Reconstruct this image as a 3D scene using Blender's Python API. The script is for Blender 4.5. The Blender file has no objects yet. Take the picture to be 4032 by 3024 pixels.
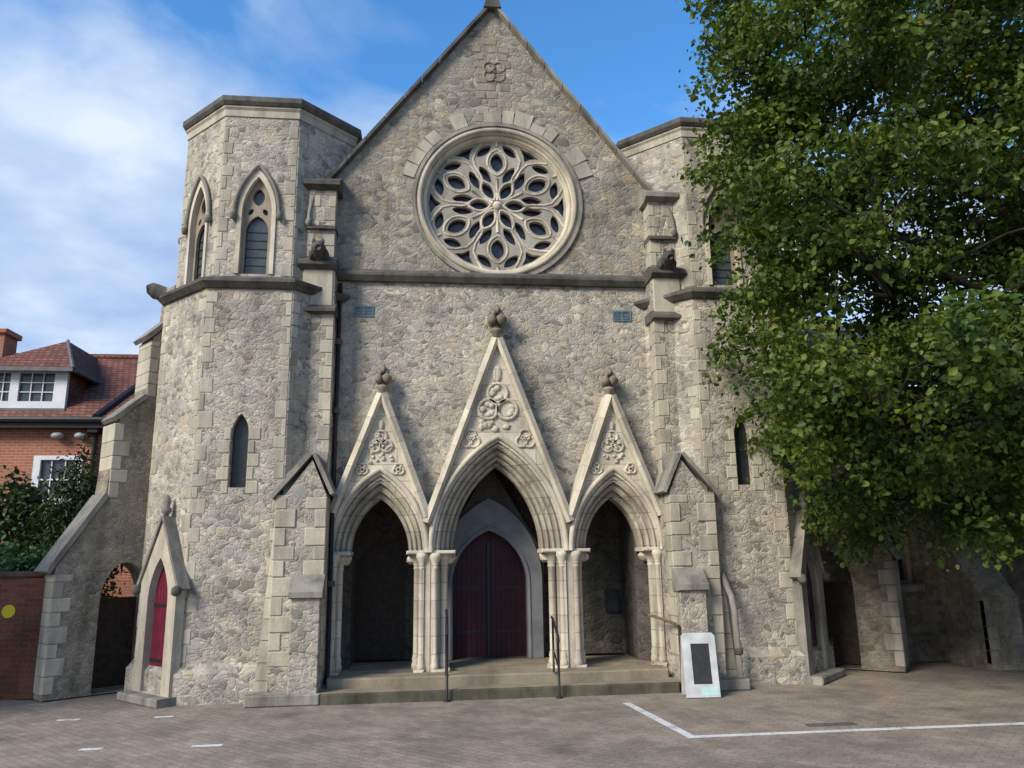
import bpy, math, random
import numpy as np
from mathutils import Vector, Matrix
from mathutils.geometry import tessellate_polygon
from math import sin, cos, pi, radians as rad, sqrt

# ------------------------------------------------------------------ camera, sky, sun, exposure
scene = bpy.context.scene
COL = scene.collection
CAM_LOC = (-1.1738, -13.0113, 2.0475)
YAW, PITCH, ROLL = rad(-6.3992), rad(12.4887), rad(-0.8694)
cam_data = bpy.data.cameras.new('camera')
cam_data.sensor_width = 36.0
cam_data.lens = 27.06
cam_data.clip_end = 2000
cam = bpy.data.objects.new('camera', cam_data)
COL.objects.link(cam)
fwd = Vector((-sin(YAW) * cos(PITCH), cos(YAW) * cos(PITCH), sin(PITCH)))
rgt = Vector((cos(YAW), sin(YAW), 0))
upv = rgt.cross(fwd)
r2 = rgt * cos(ROLL) + upv * sin(ROLL)
u2 = -rgt * sin(ROLL) + upv * cos(ROLL)
mw = Matrix((r2, u2, -fwd)).transposed().to_4x4()
mw.translation = Vector(CAM_LOC)
cam.matrix_world = mw
scene.camera = cam

SUN_DIR = Vector((-0.73, -0.61, 0.64)).normalized()          # towards the sun
SUN_EL = math.asin(SUN_DIR.z)
SUN_AZ = math.atan2(SUN_DIR.x, SUN_DIR.y)
sun_d = bpy.data.lights.new('sun', 'SUN')
sun_d.energy = 2.75
sun_d.angle = rad(22)
sun_d.color = (1.0, 0.92, 0.79)
sun = bpy.data.objects.new('sun', sun_d)
sun.rotation_euler = (-SUN_DIR).to_track_quat('-Z', 'Y').to_euler()
sun.location = SUN_DIR * 60
COL.objects.link(sun)

world = bpy.data.worlds.new('World')
scene.world = world
world.use_nodes = True
wt = world.node_tree
wt.nodes.clear()
def N(t, kind, **kw):
    n = t.nodes.new(kind)
    for k, v in kw.items():
        if k in n.inputs and not hasattr(n, k):
            n.inputs[k].default_value = v
        else:
            setattr(n, k, v)
    return n
def ramp(t, stops, fac=None):
    n = t.nodes.new('ShaderNodeValToRGB')
    cr = n.color_ramp
    while len(cr.elements) < len(stops):
        cr.elements.new(0.5)
    for e, (p, c) in zip(cr.elements, stops):
        e.position = p
        e.color = (*c, 1) if len(c) == 3 else c
    if fac is not None:
        t.links.new(fac, n.inputs[0])
    return n
def mixc(t, fac, a, b, mode='MIX'):
    n = t.nodes.new('ShaderNodeMix')
    n.data_type = 'RGBA'
    n.blend_type = mode
    for s, v in ((0, fac), (6, a), (7, b)):
        if hasattr(v, 'is_output') or isinstance(v, bpy.types.NodeSocket):
            t.links.new(v, n.inputs[s])
        elif isinstance(v, (int, float)):
            n.inputs[s].default_value = v
        else:
            n.inputs[s].default_value = (*v, 1)
    return n.outputs[2]
def mathn(t, op, a, b=0.0):
    n = t.nodes.new('ShaderNodeMath')
    n.operation = op
    for i, v in enumerate((a, b)):
        if isinstance(v, (int, float)):
            n.inputs[i].default_value = v
        else:
            t.links.new(v, n.inputs[i])
    return n.outputs[0]
sky = wt.nodes.new('ShaderNodeTexSky')
sky.sky_type = 'NISHITA'
sky.sun_disc = False
sky.sun_elevation = SUN_EL
sky.sun_rotation = SUN_AZ
sky.air_density = 1.0
sky.dust_density = 0.3
sky.ozone_density = 2.5
hsv = N(wt, 'ShaderNodeHueSaturation')
hsv.inputs['Saturation'].default_value = 1.27
hsv.inputs['Value'].default_value = 1.35
wt.links.new(sky.outputs[0], hsv.inputs['Color'])
tc = N(wt, 'ShaderNodeTexCoord')
# flat cloud layer: intersect the view direction with a plane overhead
sep = N(wt, 'ShaderNodeSeparateXYZ')
wt.links.new(tc.outputs['Generated'], sep.inputs[0])
zc = mathn(wt, 'MAXIMUM', sep.outputs[2], 0.02)
zc = mathn(wt, 'ADD', zc, 0.25)
cx_ = mathn(wt, 'DIVIDE', sep.outputs[0], zc)
cy_ = mathn(wt, 'DIVIDE', sep.outputs[1], zc)
comb = N(wt, 'ShaderNodeCombineXYZ')
wt.links.new(cx_, comb.inputs[0]); wt.links.new(cy_, comb.inputs[1])
n1 = N(wt, 'ShaderNodeTexNoise'); n1.inputs['Scale'].default_value = 2.3; n1.inputs['Detail'].default_value = 7; n1.inputs['Roughness'].default_value = 0.52
n1.inputs['Distortion'].default_value = 0.5
wt.links.new(comb.outputs[0], n1.inputs['Vector'])
# the cloud bank lies to the west and low down: bias by direction
bias = mathn(wt, 'MULTIPLY', sep.outputs[0], -0.35)
bias = mathn(wt, 'ADD', bias, mathn(wt, 'MULTIPLY', sep.outputs[2], -2.6))
bias = mathn(wt, 'ADD', bias, 0.99)
dens = mathn(wt, 'ADD', mathn(wt, 'MULTIPLY', n1.outputs['Fac'], 1.5), bias)
cover = ramp(wt, [(0.22, (0, 0, 0)), (0.43, (0.48, 0.48, 0.48)), (0.68, (0.98, 0.98, 0.98))], dens)
n2 = N(wt, 'ShaderNodeTexNoise'); n2.inputs['Scale'].default_value = 3.2; n2.inputs['Detail'].default_value = 5
wt.links.new(comb.outputs[0], n2.inputs['Vector'])
cloudcol = ramp(wt, [(0.36, (1.9, 2.65, 4.1)), (0.50, (2.6, 3.3, 4.5)), (0.66, (3.9, 4.4, 5.1))], n2.outputs['Fac'])
skyc = mixc(wt, cover.outputs[0], hsv.outputs[0], cloudcol.outputs[0])
bg = N(wt, 'ShaderNodeBackground')
bg.inputs['Strength'].default_value = 0.12
wt.links.new(skyc, bg.inputs['Color'])
wo = N(wt, 'ShaderNodeOutputWorld')
wt.links.new(bg.outputs[0], wo.inputs['Surface'])

scene.view_settings.view_transform = 'Standard'
scene.view_settings.look = 'None'
scene.view_settings.exposure = 0.8
scene.view_settings.gamma = 1.0

# ------------------------------------------------------------------ materials
def mat_base(name):
    m = bpy.data.materials.new(name)
    m.use_nodes = True
    t = m.node_tree
    b = t.nodes['Principled BSDF']
    b.inputs['Roughness'].default_value = 0.9
    b.inputs['Specular IOR Level'].default_value = 0.25
    return m, t, b
def pos(t, scale=(1, 1, 1), distort=0.0):
    g = N(t, 'ShaderNodeNewGeometry')
    mp = N(t, 'ShaderNodeMapping')
    mp.inputs['Scale'].default_value = scale
    t.links.new(g.outputs['Position'], mp.inputs['Vector'])
    if distort:
        nz = N(t, 'ShaderNodeTexNoise'); nz.inputs['Scale'].default_value = 5; nz.inputs['Detail'].default_value = 3
        t.links.new(g.outputs['Position'], nz.inputs['Vector'])
        vm = N(t, 'ShaderNodeVectorMath'); vm.operation = 'MULTIPLY_ADD'
        t.links.new(nz.outputs['Color'], vm.inputs[0])
        vm.inputs[1].default_value = (distort,) * 3
        t.links.new(mp.outputs[0], vm.inputs[2])
        return vm.outputs[0]
    return mp.outputs[0]
def noise(t, scale, detail=4, vec=None, rough=0.5):
    n = N(t, 'ShaderNodeTexNoise')
    n.inputs['Scale'].default_value = scale; n.inputs['Detail'].default_value = detail; n.inputs['Roughness'].default_value = rough
    t.links.new(vec if vec is not None else pos(t), n.inputs['Vector'])
    return n.outputs['Fac']
def bump(t, b, h, strength=0.5, dist=0.02):
    n = N(t, 'ShaderNodeBump')
    n.inputs['Strength'].default_value = strength; n.inputs['Distance'].default_value = dist
    t.links.new(h, n.inputs['Height'])
    t.links.new(n.outputs[0], b.inputs['Normal'])

def rubble(name, stones, mortar, scale=6.2, stain=0.5, joint=0.05, bmp=0.5):
    m, t, b = mat_base(name)
    v = pos(t, (1, 1, 1.45), 0.35)
    sizes = []
    for sc in (scale, scale * 1.75):
        vo = N(t, 'ShaderNodeTexVoronoi'); vo.feature = 'F1'
        ve = N(t, 'ShaderNodeTexVoronoi'); ve.feature = 'DISTANCE_TO_EDGE'
        for q in (vo, ve):
            q.inputs['Scale'].default_value = sc
            q.inputs['Randomness'].default_value = 1.0
            t.links.new(v, q.inputs['Vector'])
        sizes.append((vo.outputs['Color'], ve.outputs['Distance']))
    # courses of larger and of smaller stones alternate in irregular patches
    pm = ramp(t, [(0.49, (0, 0, 0)), (0.51, (1, 1, 1))], noise(t, 1.5, 2, vec=pos(t, (0.8, 0.8, 2.2)))).outputs[0]
    cellc = mixc(t, pm, sizes[0][0], sizes[1][0])
    edge = mixc(t, pm, sizes[0][1], sizes[1][1])
    ed = N(t, 'ShaderNodeSeparateColor'); t.links.new(edge, ed.inputs[0]); edge = ed.outputs[0]
    sp = N(t, 'ShaderNodeSeparateColor'); t.links.new(cellc, sp.inputs[0])
    n = len(stones)
    cr = ramp(t, [((i + 0.5) / n, s) for i, s in enumerate(stones)], sp.outputs[0])
    fine = noise(t, 38, 5, rough=0.65)
    fr = ramp(t, [(0.3, (0.78, 0.77, 0.76)), (0.7, (1.17, 1.17, 1.17))], fine)
    c = mixc(t, 1.0, cr.outputs[0], fr.outputs[0], 'MULTIPLY')
    jm = ramp(t, [(joint * 0.35, (1, 1, 1)), (joint * 1.8, (0, 0, 0))], edge)
    mo = mixc(t, 1.0, mortar, fr.outputs[0], 'MULTIPLY')
    c = mixc(t, jm.outputs[0], c, mo)
    big = noise(t, 0.9, 6, rough=0.6)
    st = ramp(t, [(0.36, (1 - stain * 0.5, 1 - stain * 0.53, 1 - stain * 0.57)), (0.56, (1.05, 1.04, 1.02))], big)
    c = mixc(t, 1.0, c, st.outputs[0], 'MULTIPLY')
    streak = noise(t, 1.0, 6, vec=pos(t, (4.0, 4.0, 0.35)), rough=0.6)
    sk = ramp(t, [(0.34, (1 - stain * 0.5, 1 - stain * 0.5, 1 - stain * 0.52)), (0.50, (1, 1, 1))], streak)
    c = mixc(t, 1.0, c, sk.outputs[0], 'MULTIPLY')
    mid = noise(t, 2.6, 4, rough=0.6)
    md = ramp(t, [(0.34, (0.80, 0.795, 0.78)), (0.5, (1.0, 0.985, 0.955)), (0.66, (1.15, 1.11, 1.03))], mid)
    c = mixc(t, 1.0, c, md.outputs[0], 'MULTIPLY')
    t.links.new(c, b.inputs['Base Color'])
    hh = ramp(t, [(0.0, (0, 0, 0)), (joint * 2.2, (0.8, 0.8, 0.8)), (0.3, (1, 1, 1))], edge)
    h = mathn(t, 'ADD', mathn(t, 'MULTIPLY', fine, 0.6), hh.outputs[0])
    h = mathn(t, 'ADD', h, mathn(t, 'MULTIPLY', sp.outputs[1], 0.4))
    bump(t, b, h, bmp, 0.025)
    return m
def dressed(name, a, bcol, dark=0.45, islands=True, joints=False):
    m, t, b = mat_base(name)
    f = noise(t, 2.2, 7, rough=0.62)
    c = ramp(t, [(0.3, a), (0.7, bcol)], f).outputs[0]
    if islands:
        g = N(t, 'ShaderNodeNewGeometry')
        ir = ramp(t, [(0, (0.78, 0.77, 0.74)), (0.5, (0.98, 0.97, 0.95)), (1, (1.12, 1.10, 1.04))], g.outputs['Random Per Island'])
        c = mixc(t, 1.0, c, ir.outputs[0], 'MULTIPLY')
    s = noise(t, 1.0, 6, vec=pos(t, (3.0, 3.0, 0.7)), rough=0.65)
    sr = ramp(t, [(0.36, (1 - dark, 1 - dark, 1 - dark)), (0.55, (1, 1, 1))], s)
    c = mixc(t, 1.0, c, sr.outputs[0], 'MULTIPLY')
    fine = noise(t, 45, 5, rough=0.7)
    fr = ramp(t, [(0.3, (0.82, 0.82, 0.82)), (0.7, (1.12, 1.12, 1.12))], fine)
    c = mixc(t, 1.0, c, fr.outputs[0], 'MULTIPLY')
    hgt = mathn(t, 'ADD', fine, mathn(t, 'MULTIPLY', f, 2.0))
    if joints:
        g = N(t, 'ShaderNodeNewGeometry'); sp = N(t, 'ShaderNodeSeparateXYZ'); t.links.new(g.outputs['Position'], sp.inputs[0])
        cb = N(t, 'ShaderNodeCombineXYZ'); t.links.new(mathn(t, 'ADD', sp.outputs[0], mathn(t, 'MULTIPLY', sp.outputs[1], 0.6)), cb.inputs[0]); t.links.new(sp.outputs[2], cb.inputs[1])
        br = N(t, 'ShaderNodeTexBrick'); br.inputs['Scale'].default_value = 1.0; br.inputs['Brick Width'].default_value = 0.46; br.inputs['Row Height'].default_value = 0.27
        br.inputs['Mortar Size'].default_value = 0.006; br.inputs['Color1'].default_value = (0.86, 0.85, 0.83, 1); br.inputs['Color2'].default_value = (1.08, 1.07, 1.04, 1); br.inputs['Mortar'].default_value = (0.55, 0.53, 0.5, 1)
        t.links.new(cb.outputs[0], br.inputs['Vector'])
        c = mixc(t, 1.0, c, br.outputs['Color'], 'MULTIPLY')
        hgt = mathn(t, 'SUBTRACT', hgt, mathn(t, 'MULTIPLY', br.outputs['Fac'], 1.5))
    t.links.new(c, b.inputs['Base Color'])
    bump(t, b, hgt, 0.35, 0.015)
    return m
def plain(name, col, rough=0.6, var=0.25, sc=8, metal=0.0, spec=0.3, bmp=0.1):
    m, t, b = mat_base(name)
    f = noise(t, sc, 6, rough=0.6)
    c = ramp(t, [(0.3, tuple(x * (1 - var) for x in col)), (0.7, tuple(min(1, x * (1 + var)) for x in col))], f)
    t.links.new(c.outputs[0], b.inputs['Base Color'])
    b.inputs['Roughness'].default_value = rough
    b.inputs['Metallic'].default_value = metal
    b.inputs['Specular IOR Level'].default_value = spec
    if bmp:
        bump(t, b, f, bmp, 0.01)
    return m
def bricks(name, c1, c2, mortar, w=0.225, h=0.075, horizontal=False, rot=0.0, mort=0.012, var=0.5, bm=0.4, offs=0.5, dirt=None):
    m, t, b = mat_base(name)
    g = N(t, 'ShaderNodeNewGeometry')
    sp = N(t, 'ShaderNodeSeparateXYZ'); t.links.new(g.outputs['Position'], sp.inputs[0])
    cb = N(t, 'ShaderNodeCombineXYZ')
    if horizontal:
        t.links.new(sp.outputs[0], cb.inputs[0]); t.links.new(sp.outputs[1], cb.inputs[1])
    else:
        t.links.new(mathn(t, 'ADD', sp.outputs[0], mathn(t, 'MULTIPLY', sp.outputs[1], 1.0)), cb.inputs[0]); t.links.new(sp.outputs[2], cb.inputs[1])
    mp = N(t, 'ShaderNodeMapping'); mp.inputs['Rotation'].default_value = (0, 0, rot)
    t.links.new(cb.outputs[0], mp.inputs['Vector'])
    br = N(t, 'ShaderNodeTexBrick')
    br.offset = offs
    br.inputs['Scale'].default_value = 1.0
    br.inputs['Brick Width'].default_value = w; br.inputs['Row Height'].default_value = h
    br.inputs['Mortar Size'].default_value = mort; br.inputs['Mortar Smooth'].default_value = 0.3
    br.inputs['Color1'].default_value = (*c1, 1); br.inputs['Color2'].default_value = (*c2, 1); br.inputs['Mortar'].default_value = (*mortar, 1)
    t.links.new(mp.outputs[0], br.inputs['Vector'])
    fine = noise(t, 30, 5, rough=0.65)
    fr = ramp(t, [(0.3, (1 - var * 0.5,) * 3), (0.7, (1 + var * 0.4,) * 3)], fine)
    c = mixc(t, 1.0, br.outputs['Color'], fr.outputs[0], 'MULTIPLY')
    big = noise(t, 0.7, 6, rough=0.62)
    bg_ = ramp(t, [(0.35, dirt or (0.75, 0.76, 0.74)), (0.6, (1.05, 1.03, 1.02))], big)
    c = mixc(t, 1.0, c, bg_.outputs[0], 'MULTIPLY')
    if horizontal:
        # scattered oil and damp stains, and a fine grit
        so = N(t, 'ShaderNodeTexVoronoi'); so.inputs['Scale'].default_value = 0.75
        t.links.new(pos(t, (1, 1, 0), 0.35), so.inputs['Vector'])
        sr_ = ramp(t, [(0.05, (0.62, 0.61, 0.60)), (0.16, (0.86, 0.86, 0.86)), (0.24, (1, 1, 1))], so.outputs['Distance'])
        c = mixc(t, 1.0, c, sr_.outputs[0], 'MULTIPLY')
        pt = ramp(t, [(0.40, (0.80, 0.80, 0.80)), (0.60, (1.08, 1.07, 1.06))], noise(t, 2.2, 7, rough=0.68))
        c = mixc(t, 1.0, c, pt.outputs[0], 'MULTIPLY')
        gr = ramp(t, [(0.68, (1, 1, 1)), (0.74, (0.55, 0.5, 0.42))], noise(t, 24, 2))
        c = mixc(t, 1.0, c, gr.outputs[0], 'MULTIPLY')
    t.links.new(c, b.inputs['Base Color'])
    h_ = mathn(t, 'SUBTRACT', mathn(t, 'MULTIPLY', fine, 0.5), br.outputs['Fac'])
    bump(t, b, h_, bm, 0.008)
    return m

M_RUB = rubble('ragstone_rubble', [(0.20, 0.19, 0.165), (0.36, 0.345, 0.31), (0.46, 0.435, 0.38), (0.29, 0.282, 0.265), (0.53, 0.495, 0.415), (0.40, 0.34, 0.25), (0.38, 0.372, 0.355), (0.25, 0.24, 0.215)], (0.42, 0.395, 0.34), stain=0.4)
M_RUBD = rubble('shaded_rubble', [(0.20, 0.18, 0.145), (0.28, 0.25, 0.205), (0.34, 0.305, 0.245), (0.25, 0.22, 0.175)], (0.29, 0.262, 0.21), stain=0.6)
M_AISLE = rubble('shaded_aisle_rubble', [(0.12, 0.108, 0.09), (0.18, 0.163, 0.137), (0.235, 0.208, 0.172), (0.15, 0.136, 0.115)], (0.19, 0.173, 0.145), stain=0.6)  # darker rubble copy: tree shade over the aisle put into its colours
M_PSHADE = rubble('shaded_porch_stone', [(0.05, 0.046, 0.042), (0.08, 0.074, 0.066), (0.10, 0.092, 0.082), (0.065, 0.06, 0.055)], (0.09, 0.085, 0.075))  # shade inside the porch put into the stone colours
M_GABLE = rubble('gable_rubble', [(0.17, 0.165, 0.145), (0.26, 0.25, 0.22), (0.33, 0.315, 0.27), (0.24, 0.23, 0.205), (0.42, 0.385, 0.31), (0.33, 0.275, 0.20)], (0.31, 0.295, 0.255), scale=4.8, stain=0.6)
M_QUOIN = dressed('quoin_stone', (0.37, 0.338, 0.272), (0.475, 0.438, 0.358), 0.35)
M_CREAM = dressed('cream_freestone', (0.47, 0.42, 0.33), (0.62, 0.57, 0.465), 0.32, joints=False)
M_PALE = dressed('carved_freestone', (0.53, 0.475, 0.385), (0.66, 0.605, 0.495), 0.3, islands=False, joints=True)
M_ORDER = dressed('arch_freestone', (0.33, 0.295, 0.235), (0.52, 0.475, 0.385), 0.42, islands=False, joints=True)
M_TRAC = dressed('tracery_stone', (0.31, 0.285, 0.235), (0.43, 0.40, 0.33), 0.35, islands=False)  # shadow on the recessed plate put into a greyer stone colour
M_GREY = dressed('weathered_freestone', (0.20, 0.19, 0.165), (0.33, 0.31, 0.27), 0.45)
M_DARK = dressed('blackened_stone', (0.065, 0.062, 0.055), (0.15, 0.14, 0.12), 0.45, islands=False)
M_BROWN = dressed('brown_stone', (0.22, 0.185, 0.145), (0.33, 0.28, 0.22), 0.3)
M_STEP = dressed('worn_step_stone', (0.21, 0.175, 0.12), (0.31, 0.265, 0.19), 0.25, islands=False)
M_MOSS = dressed('mossy_step_stone', (0.06, 0.06, 0.04), (0.13, 0.12, 0.085), 0.45, islands=False)
M_GLASS = plain('leaded_glass', (0.026, 0.030, 0.056), 0.25, 0.5, 9, spec=0.5, bmp=0.25)
M_SLIT = plain('dusty_dark_glass', (0.022, 0.024, 0.028), 0.35, 0.4, 9, spec=0.4, bmp=0.2)
M_GLASS2 = plain('plain_glass', (0.05, 0.065, 0.07), 0.2, 0.3, 5, spec=0.5, bmp=0.2)
M_RED = plain('crimson_paint', (0.13, 0.012, 0.030), 0.5, 0.25, 6)
M_REDD = plain('dark_red_paint', (0.032, 0.0045, 0.0095), 0.5, 0.25, 6)
M_BLACK = plain('black_iron', (0.018, 0.018, 0.02), 0.45, 0.3, 12)
M_WOOD = plain('dark_oak', (0.035, 0.024, 0.016), 0.65, 0.5, 14)
M_PLASTER = plain('grey_painted_plaster', (0.17, 0.175, 0.185), 0.75, 0.25, 3)
M_SURR = dressed('dim_porch_freestone', (0.075, 0.07, 0.062), (0.12, 0.112, 0.10), 0.3, islands=False, joints=True)  # dimness of the porch recess put into the surround's colour
M_WHITE = plain('white_paint', (0.62, 0.63, 0.64), 0.5, 0.10, 4)
M_LEAD = plain('lead_sheet', (0.11, 0.115, 0.12), 0.6, 0.3, 5)
M_SLATE = bricks('slate_roof', (0.09, 0.09, 0.10), (0.14, 0.13, 0.13), (0.04, 0.04, 0.04), 0.3, 0.2)
M_TILE = bricks('clay_roof_tiles', (0.155, 0.065, 0.05), (0.235, 0.105, 0.078), (0.07, 0.03, 0.025), 0.17, 0.10, mort=0.012, var=0.5, bm=0.8)
M_BRICK = bricks('red_house_brick', (0.33, 0.105, 0.06), (0.40, 0.15, 0.085), (0.34, 0.24, 0.18), 0.225, 0.075)
M_BRICKD = bricks('garden_wall_brick', (0.15, 0.045, 0.022), (0.21, 0.07, 0.035), (0.12, 0.09, 0.07), 0.225, 0.075, dirt=(0.5, 0.5, 0.48))
M_PAVE = bricks('block_paving', (0.262, 0.220, 0.174), (0.315, 0.267, 0.213), (0.222, 0.188, 0.15), 0.21, 0.105, True, rad(45), 0.008, 0.5, 0.4, 0.5, (0.72, 0.74, 0.74))
M_LINE = plain('road_paint', (0.60, 0.61, 0.61), 0.8, 0.18, 14)
_t = M_LINE.node_tree
_wear = mathn(_t, 'ADD', mathn(_t, 'MULTIPLY', noise(_t, 55, 5, rough=0.7), 0.55), mathn(_t, 'MULTIPLY', noise(_t, 4, 4), 0.45))
_wr = ramp(_t, [(0.40, (0.15, 0.15, 0.15)), (0.47, (1, 1, 1))], _wear)
_t.links.new(_wr.outputs[0], _t.nodes['Principled BSDF'].inputs['Alpha'])
M_BOARD = plain('grubby_white_board', (0.47, 0.485, 0.48), 0.5, 0.22, 5)
M_YELLOW = plain('yellow_enamel', (0.55, 0.45, 0.02), 0.4, 0.05, 4)
M_VENT = plain('verdigris_vent', (0.10, 0.155, 0.185), 0.6, 0.3, 10)
M_CHALK = plain('chalkboard', (0.03, 0.03, 0.032), 0.7, 0.3, 10)
M_TEAL = plain('pale_teal_print', (0.42, 0.60, 0.57), 0.6, 0.1, 5)
M_BARK = plain('bark', (0.05, 0.04, 0.03), 0.95, 0.45, 9, bmp=0.8)
M_HAND = plain('weathered_rail', (0.14, 0.09, 0.06), 0.6, 0.3, 10)

def leafmat(name, stops, trans=0.35):
    m = bpy.data.materials.new(name)
    m.use_nodes = True
    t = m.node_tree
    b = t.nodes['Principled BSDF']
    out = t.nodes['Material Output']
    g = N(t, 'ShaderNodeNewGeometry')
    cr = ramp(t, stops, g.outputs['Random Per Island'])
    nz = noise(t, 0.9, 3)
    vr = ramp(t, [(0.36, (0.58, 0.78, 0.78)), (0.64, (1.28, 1.2, 0.85))], nz)
    c = mixc(t, 1.0, cr.outputs[0], vr.outputs[0], 'MULTIPLY')
    t.links.new(c, b.inputs['Base Color'])
    b.inputs['Roughness'].default_value = 0.5
    b.inputs['Specular IOR Level'].default_value = 0.3
    tr = N(t, 'ShaderNodeBsdfTranslucent')
    c2 = mixc(t, 1.0, c, (1.25, 1.3, 0.55), 'MULTIPLY')
    t.links.new(c2, tr.inputs['Color'])
    mx = N(t, 'ShaderNodeMixShader'); mx.inputs[0].default_value = trans
    t.links.new(b.outputs[0], mx.inputs[1]); t.links.new(tr.outputs[0], mx.inputs[2])
    t.links.new(mx.outputs[0], out.inputs['Surface'])
    return m
M_LEAF = leafmat('lime_leaves', [(0.0, (0.048, 0.082, 0.018)), (0.5, (0.078, 0.122, 0.024)), (0.92, (0.118, 0.160, 0.030)), (1.0, (0.19, 0.20, 0.04))])
M_LEAF2 = leafmat('shrub_leaves', [(0.0, (0.018, 0.035, 0.014)), (0.6, (0.035, 0.065, 0.022)), (1.0, (0.085, 0.10, 0.035))], 0.2)
M_LEAF3 = leafmat('ivy_leaves', [(0.0, (0.03, 0.075, 0.028)), (1.0, (0.09, 0.16, 0.06))], 0.2)

# ------------------------------------------------------------------ geometry helpers
I4 = Matrix.Identity(4)
class MB:
    def __init__(self, M=None):
        self.v = []; self.f = []; self.M = M or I4
    def add(self, vs, fs):
        o = len(self.v)
        self.v += [self.M @ Vector(p) for p in vs]
        self.f += [tuple(i + o for i in q) for q in fs]
        return self
    def box(self, x0, x1, y0, y1, z0, z1, bev=0.0):
        if bev <= 0:
            vs = [(x, y, z) for z in (z0, z1) for y in (y0, y1) for x in (x0, x1)]
            return self.add(vs, [(0, 2, 3, 1), (4, 5, 7, 6), (0, 1, 5, 4), (2, 6, 7, 3), (0, 4, 6, 2), (1, 3, 7, 5)])
        # chamfer the edges of the front (-y) face
        b = min(bev, (x1 - x0) * .3, (z1 - z0) * .3, (y1 - y0) * .5)
        vs = [(x0, y1, z0), (x1, y1, z0), (x1, y1, z1), (x0, y1, z1), (x0, y0 + b, z0), (x1, y0 + b, z0), (x1, y0 + b, z1), (x0, y0 + b, z1),
              (x0 + b, y0, z0 + b), (x1 - b, y0, z0 + b), (x1 - b, y0, z1 - b), (x0 + b, y0, z1 - b)]
        return self.add(vs, [(0, 1, 2, 3)[::-1], (0, 4, 5, 1)[::-1], (1, 5, 6, 2)[::-1], (2, 6, 7, 3)[::-1], (3, 7, 4, 0)[::-1], (8, 9, 10, 11), (4, 5, 9, 8), (5, 6, 10, 9), (6, 7, 11, 10), (7, 4, 8, 11)])
    def plate(self, outer, holes, y0, y1):
        polys = [list(outer)] + [list(h) for h in holes]
        tri = tessellate_polygon([[Vector((p[0], p[1], 0)) for p in q] for q in polys])
        flat = [p for q in polys for p in q]
        n = len(flat)
        vs = [(p[0], y0, p[1]) for p in flat] + [(p[0], y1, p[1]) for p in flat]
        fs = []
        for a, b, c in tri:
            pa, pb, pc = flat[a], flat[b], flat[c]
            cr = (pb[0] - pa[0]) * (pc[1] - pa[1]) - (pb[1] - pa[1]) * (pc[0] - pa[0])
            if cr < 0: a, b, c = a, c, b
            fs.append((a, b, c)); fs.append((c + n, b + n, a + n))
        o = 0
        for k, q in enumerate(polys):
            m = len(q)
            ar = sum(q[i][0] * q[(i + 1) % m][1] - q[(i + 1) % m][0] * q[i][1] for i in range(m))
            ccw = ar > 0
            for i in range(m):
                a, b = o + i, o + (i + 1) % m
                outward = ccw if k == 0 else not ccw
                fs.append((a, a + n, b + n, b) if outward else (b, b + n, a + n, a))
            o += m
        return self.add(vs, fs)
    def prism_x(self, prof, x0, x1):          # prof: list of (y,z), counter-clockwise seen from +x
        n = len(prof)
        vs = [(x0, p[0], p[1]) for p in prof] + [(x1, p[0], p[1]) for p in prof]
        fs = [tuple(range(n))[::-1], tuple(range(n, 2 * n))]
        for i in range(n):
            j = (i + 1) % n
            fs.append((i, j, j + n, i + n))
        return self.add(vs, fs)
    def tube(self, path, r, n=8, closed=False):
        P = [Vector(p) for p in path]
        m = len(P); vs = []; fs = []
        ref = None
        for i, p in enumerate(P):
            if closed: d = P[(i + 1) % m] - P[i - 1]
            else: d = P[min(i + 1, m - 1)] - P[max(i - 1, 0)]
            d.normalize()
            if ref is None:
                ref = Vector((0, 1, 0)) if abs(d.y) < 0.9 else Vector((1, 0, 0))
            a = d.cross(ref)
            if a.length < 1e-4: a = d.cross(Vector((1, 0, 0)))
            a.normalize(); b = a.cross(d).normalized()
            ri = r[i] if isinstance(r, (list, tuple)) else r
            vs += [p + a * (ri * cos(2 * pi * k / n)) + b * (ri * sin(2 * pi * k / n)) for k in range(n)]
        for i in range(m if closed else m - 1):
            j = (i + 1) % m
            for k in range(n):
                l = (k + 1) % n
                fs.append((i * n + k, i * n + l, j * n + l, j * n + k))
        if not closed:
            fs.append(tuple(range(n))); fs.append(tuple(range((m - 1) * n, m * n))[::-1])
        return self.add(vs, fs)
    def lathe(self, c, prof, n=12, sx=1, sy=1):
        vs = []; fs = []; m = len(prof)
        for r, z in prof:
            vs += [(c[0] + r * sx * cos(2 * pi * k / n), c[1] + r * sy * sin(2 * pi * k / n), c[2] + z) for k in range(n)]
        for i in range(m - 1):
            for k in range(n):
                l = (k + 1) % n
                fs.append((i * n + k, i * n + l, (i + 1) * n + l, (i + 1) * n + k))
        fs.append(tuple(range(n))[::-1]); fs.append(tuple(range((m - 1) * n, m * n)))
        return self.add(vs, fs)
    def blob(self, c, r, seed=0, n=10, m=7, amp=0.2):
        rng = random.Random(seed); vs = []; fs = []
        for i in range(m + 1):
            th = pi * i / m
            for k in range(n):
                q = 1 + amp * rng.uniform(-1, 1)
                vs.append((c[0] + r[0] * q * sin(th) * cos(2 * pi * k / n), c[1] + r[1] * q * sin(th) * sin(2 * pi * k / n), c[2] + r[2] * cos(th)))
        for i in range(m):
            for k in range(n):
                l = (k + 1) % n
                fs.append((i * n + k, (i + 1) * n + k, (i + 1) * n + l, i * n + l))
        return self.add(vs, fs)
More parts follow.
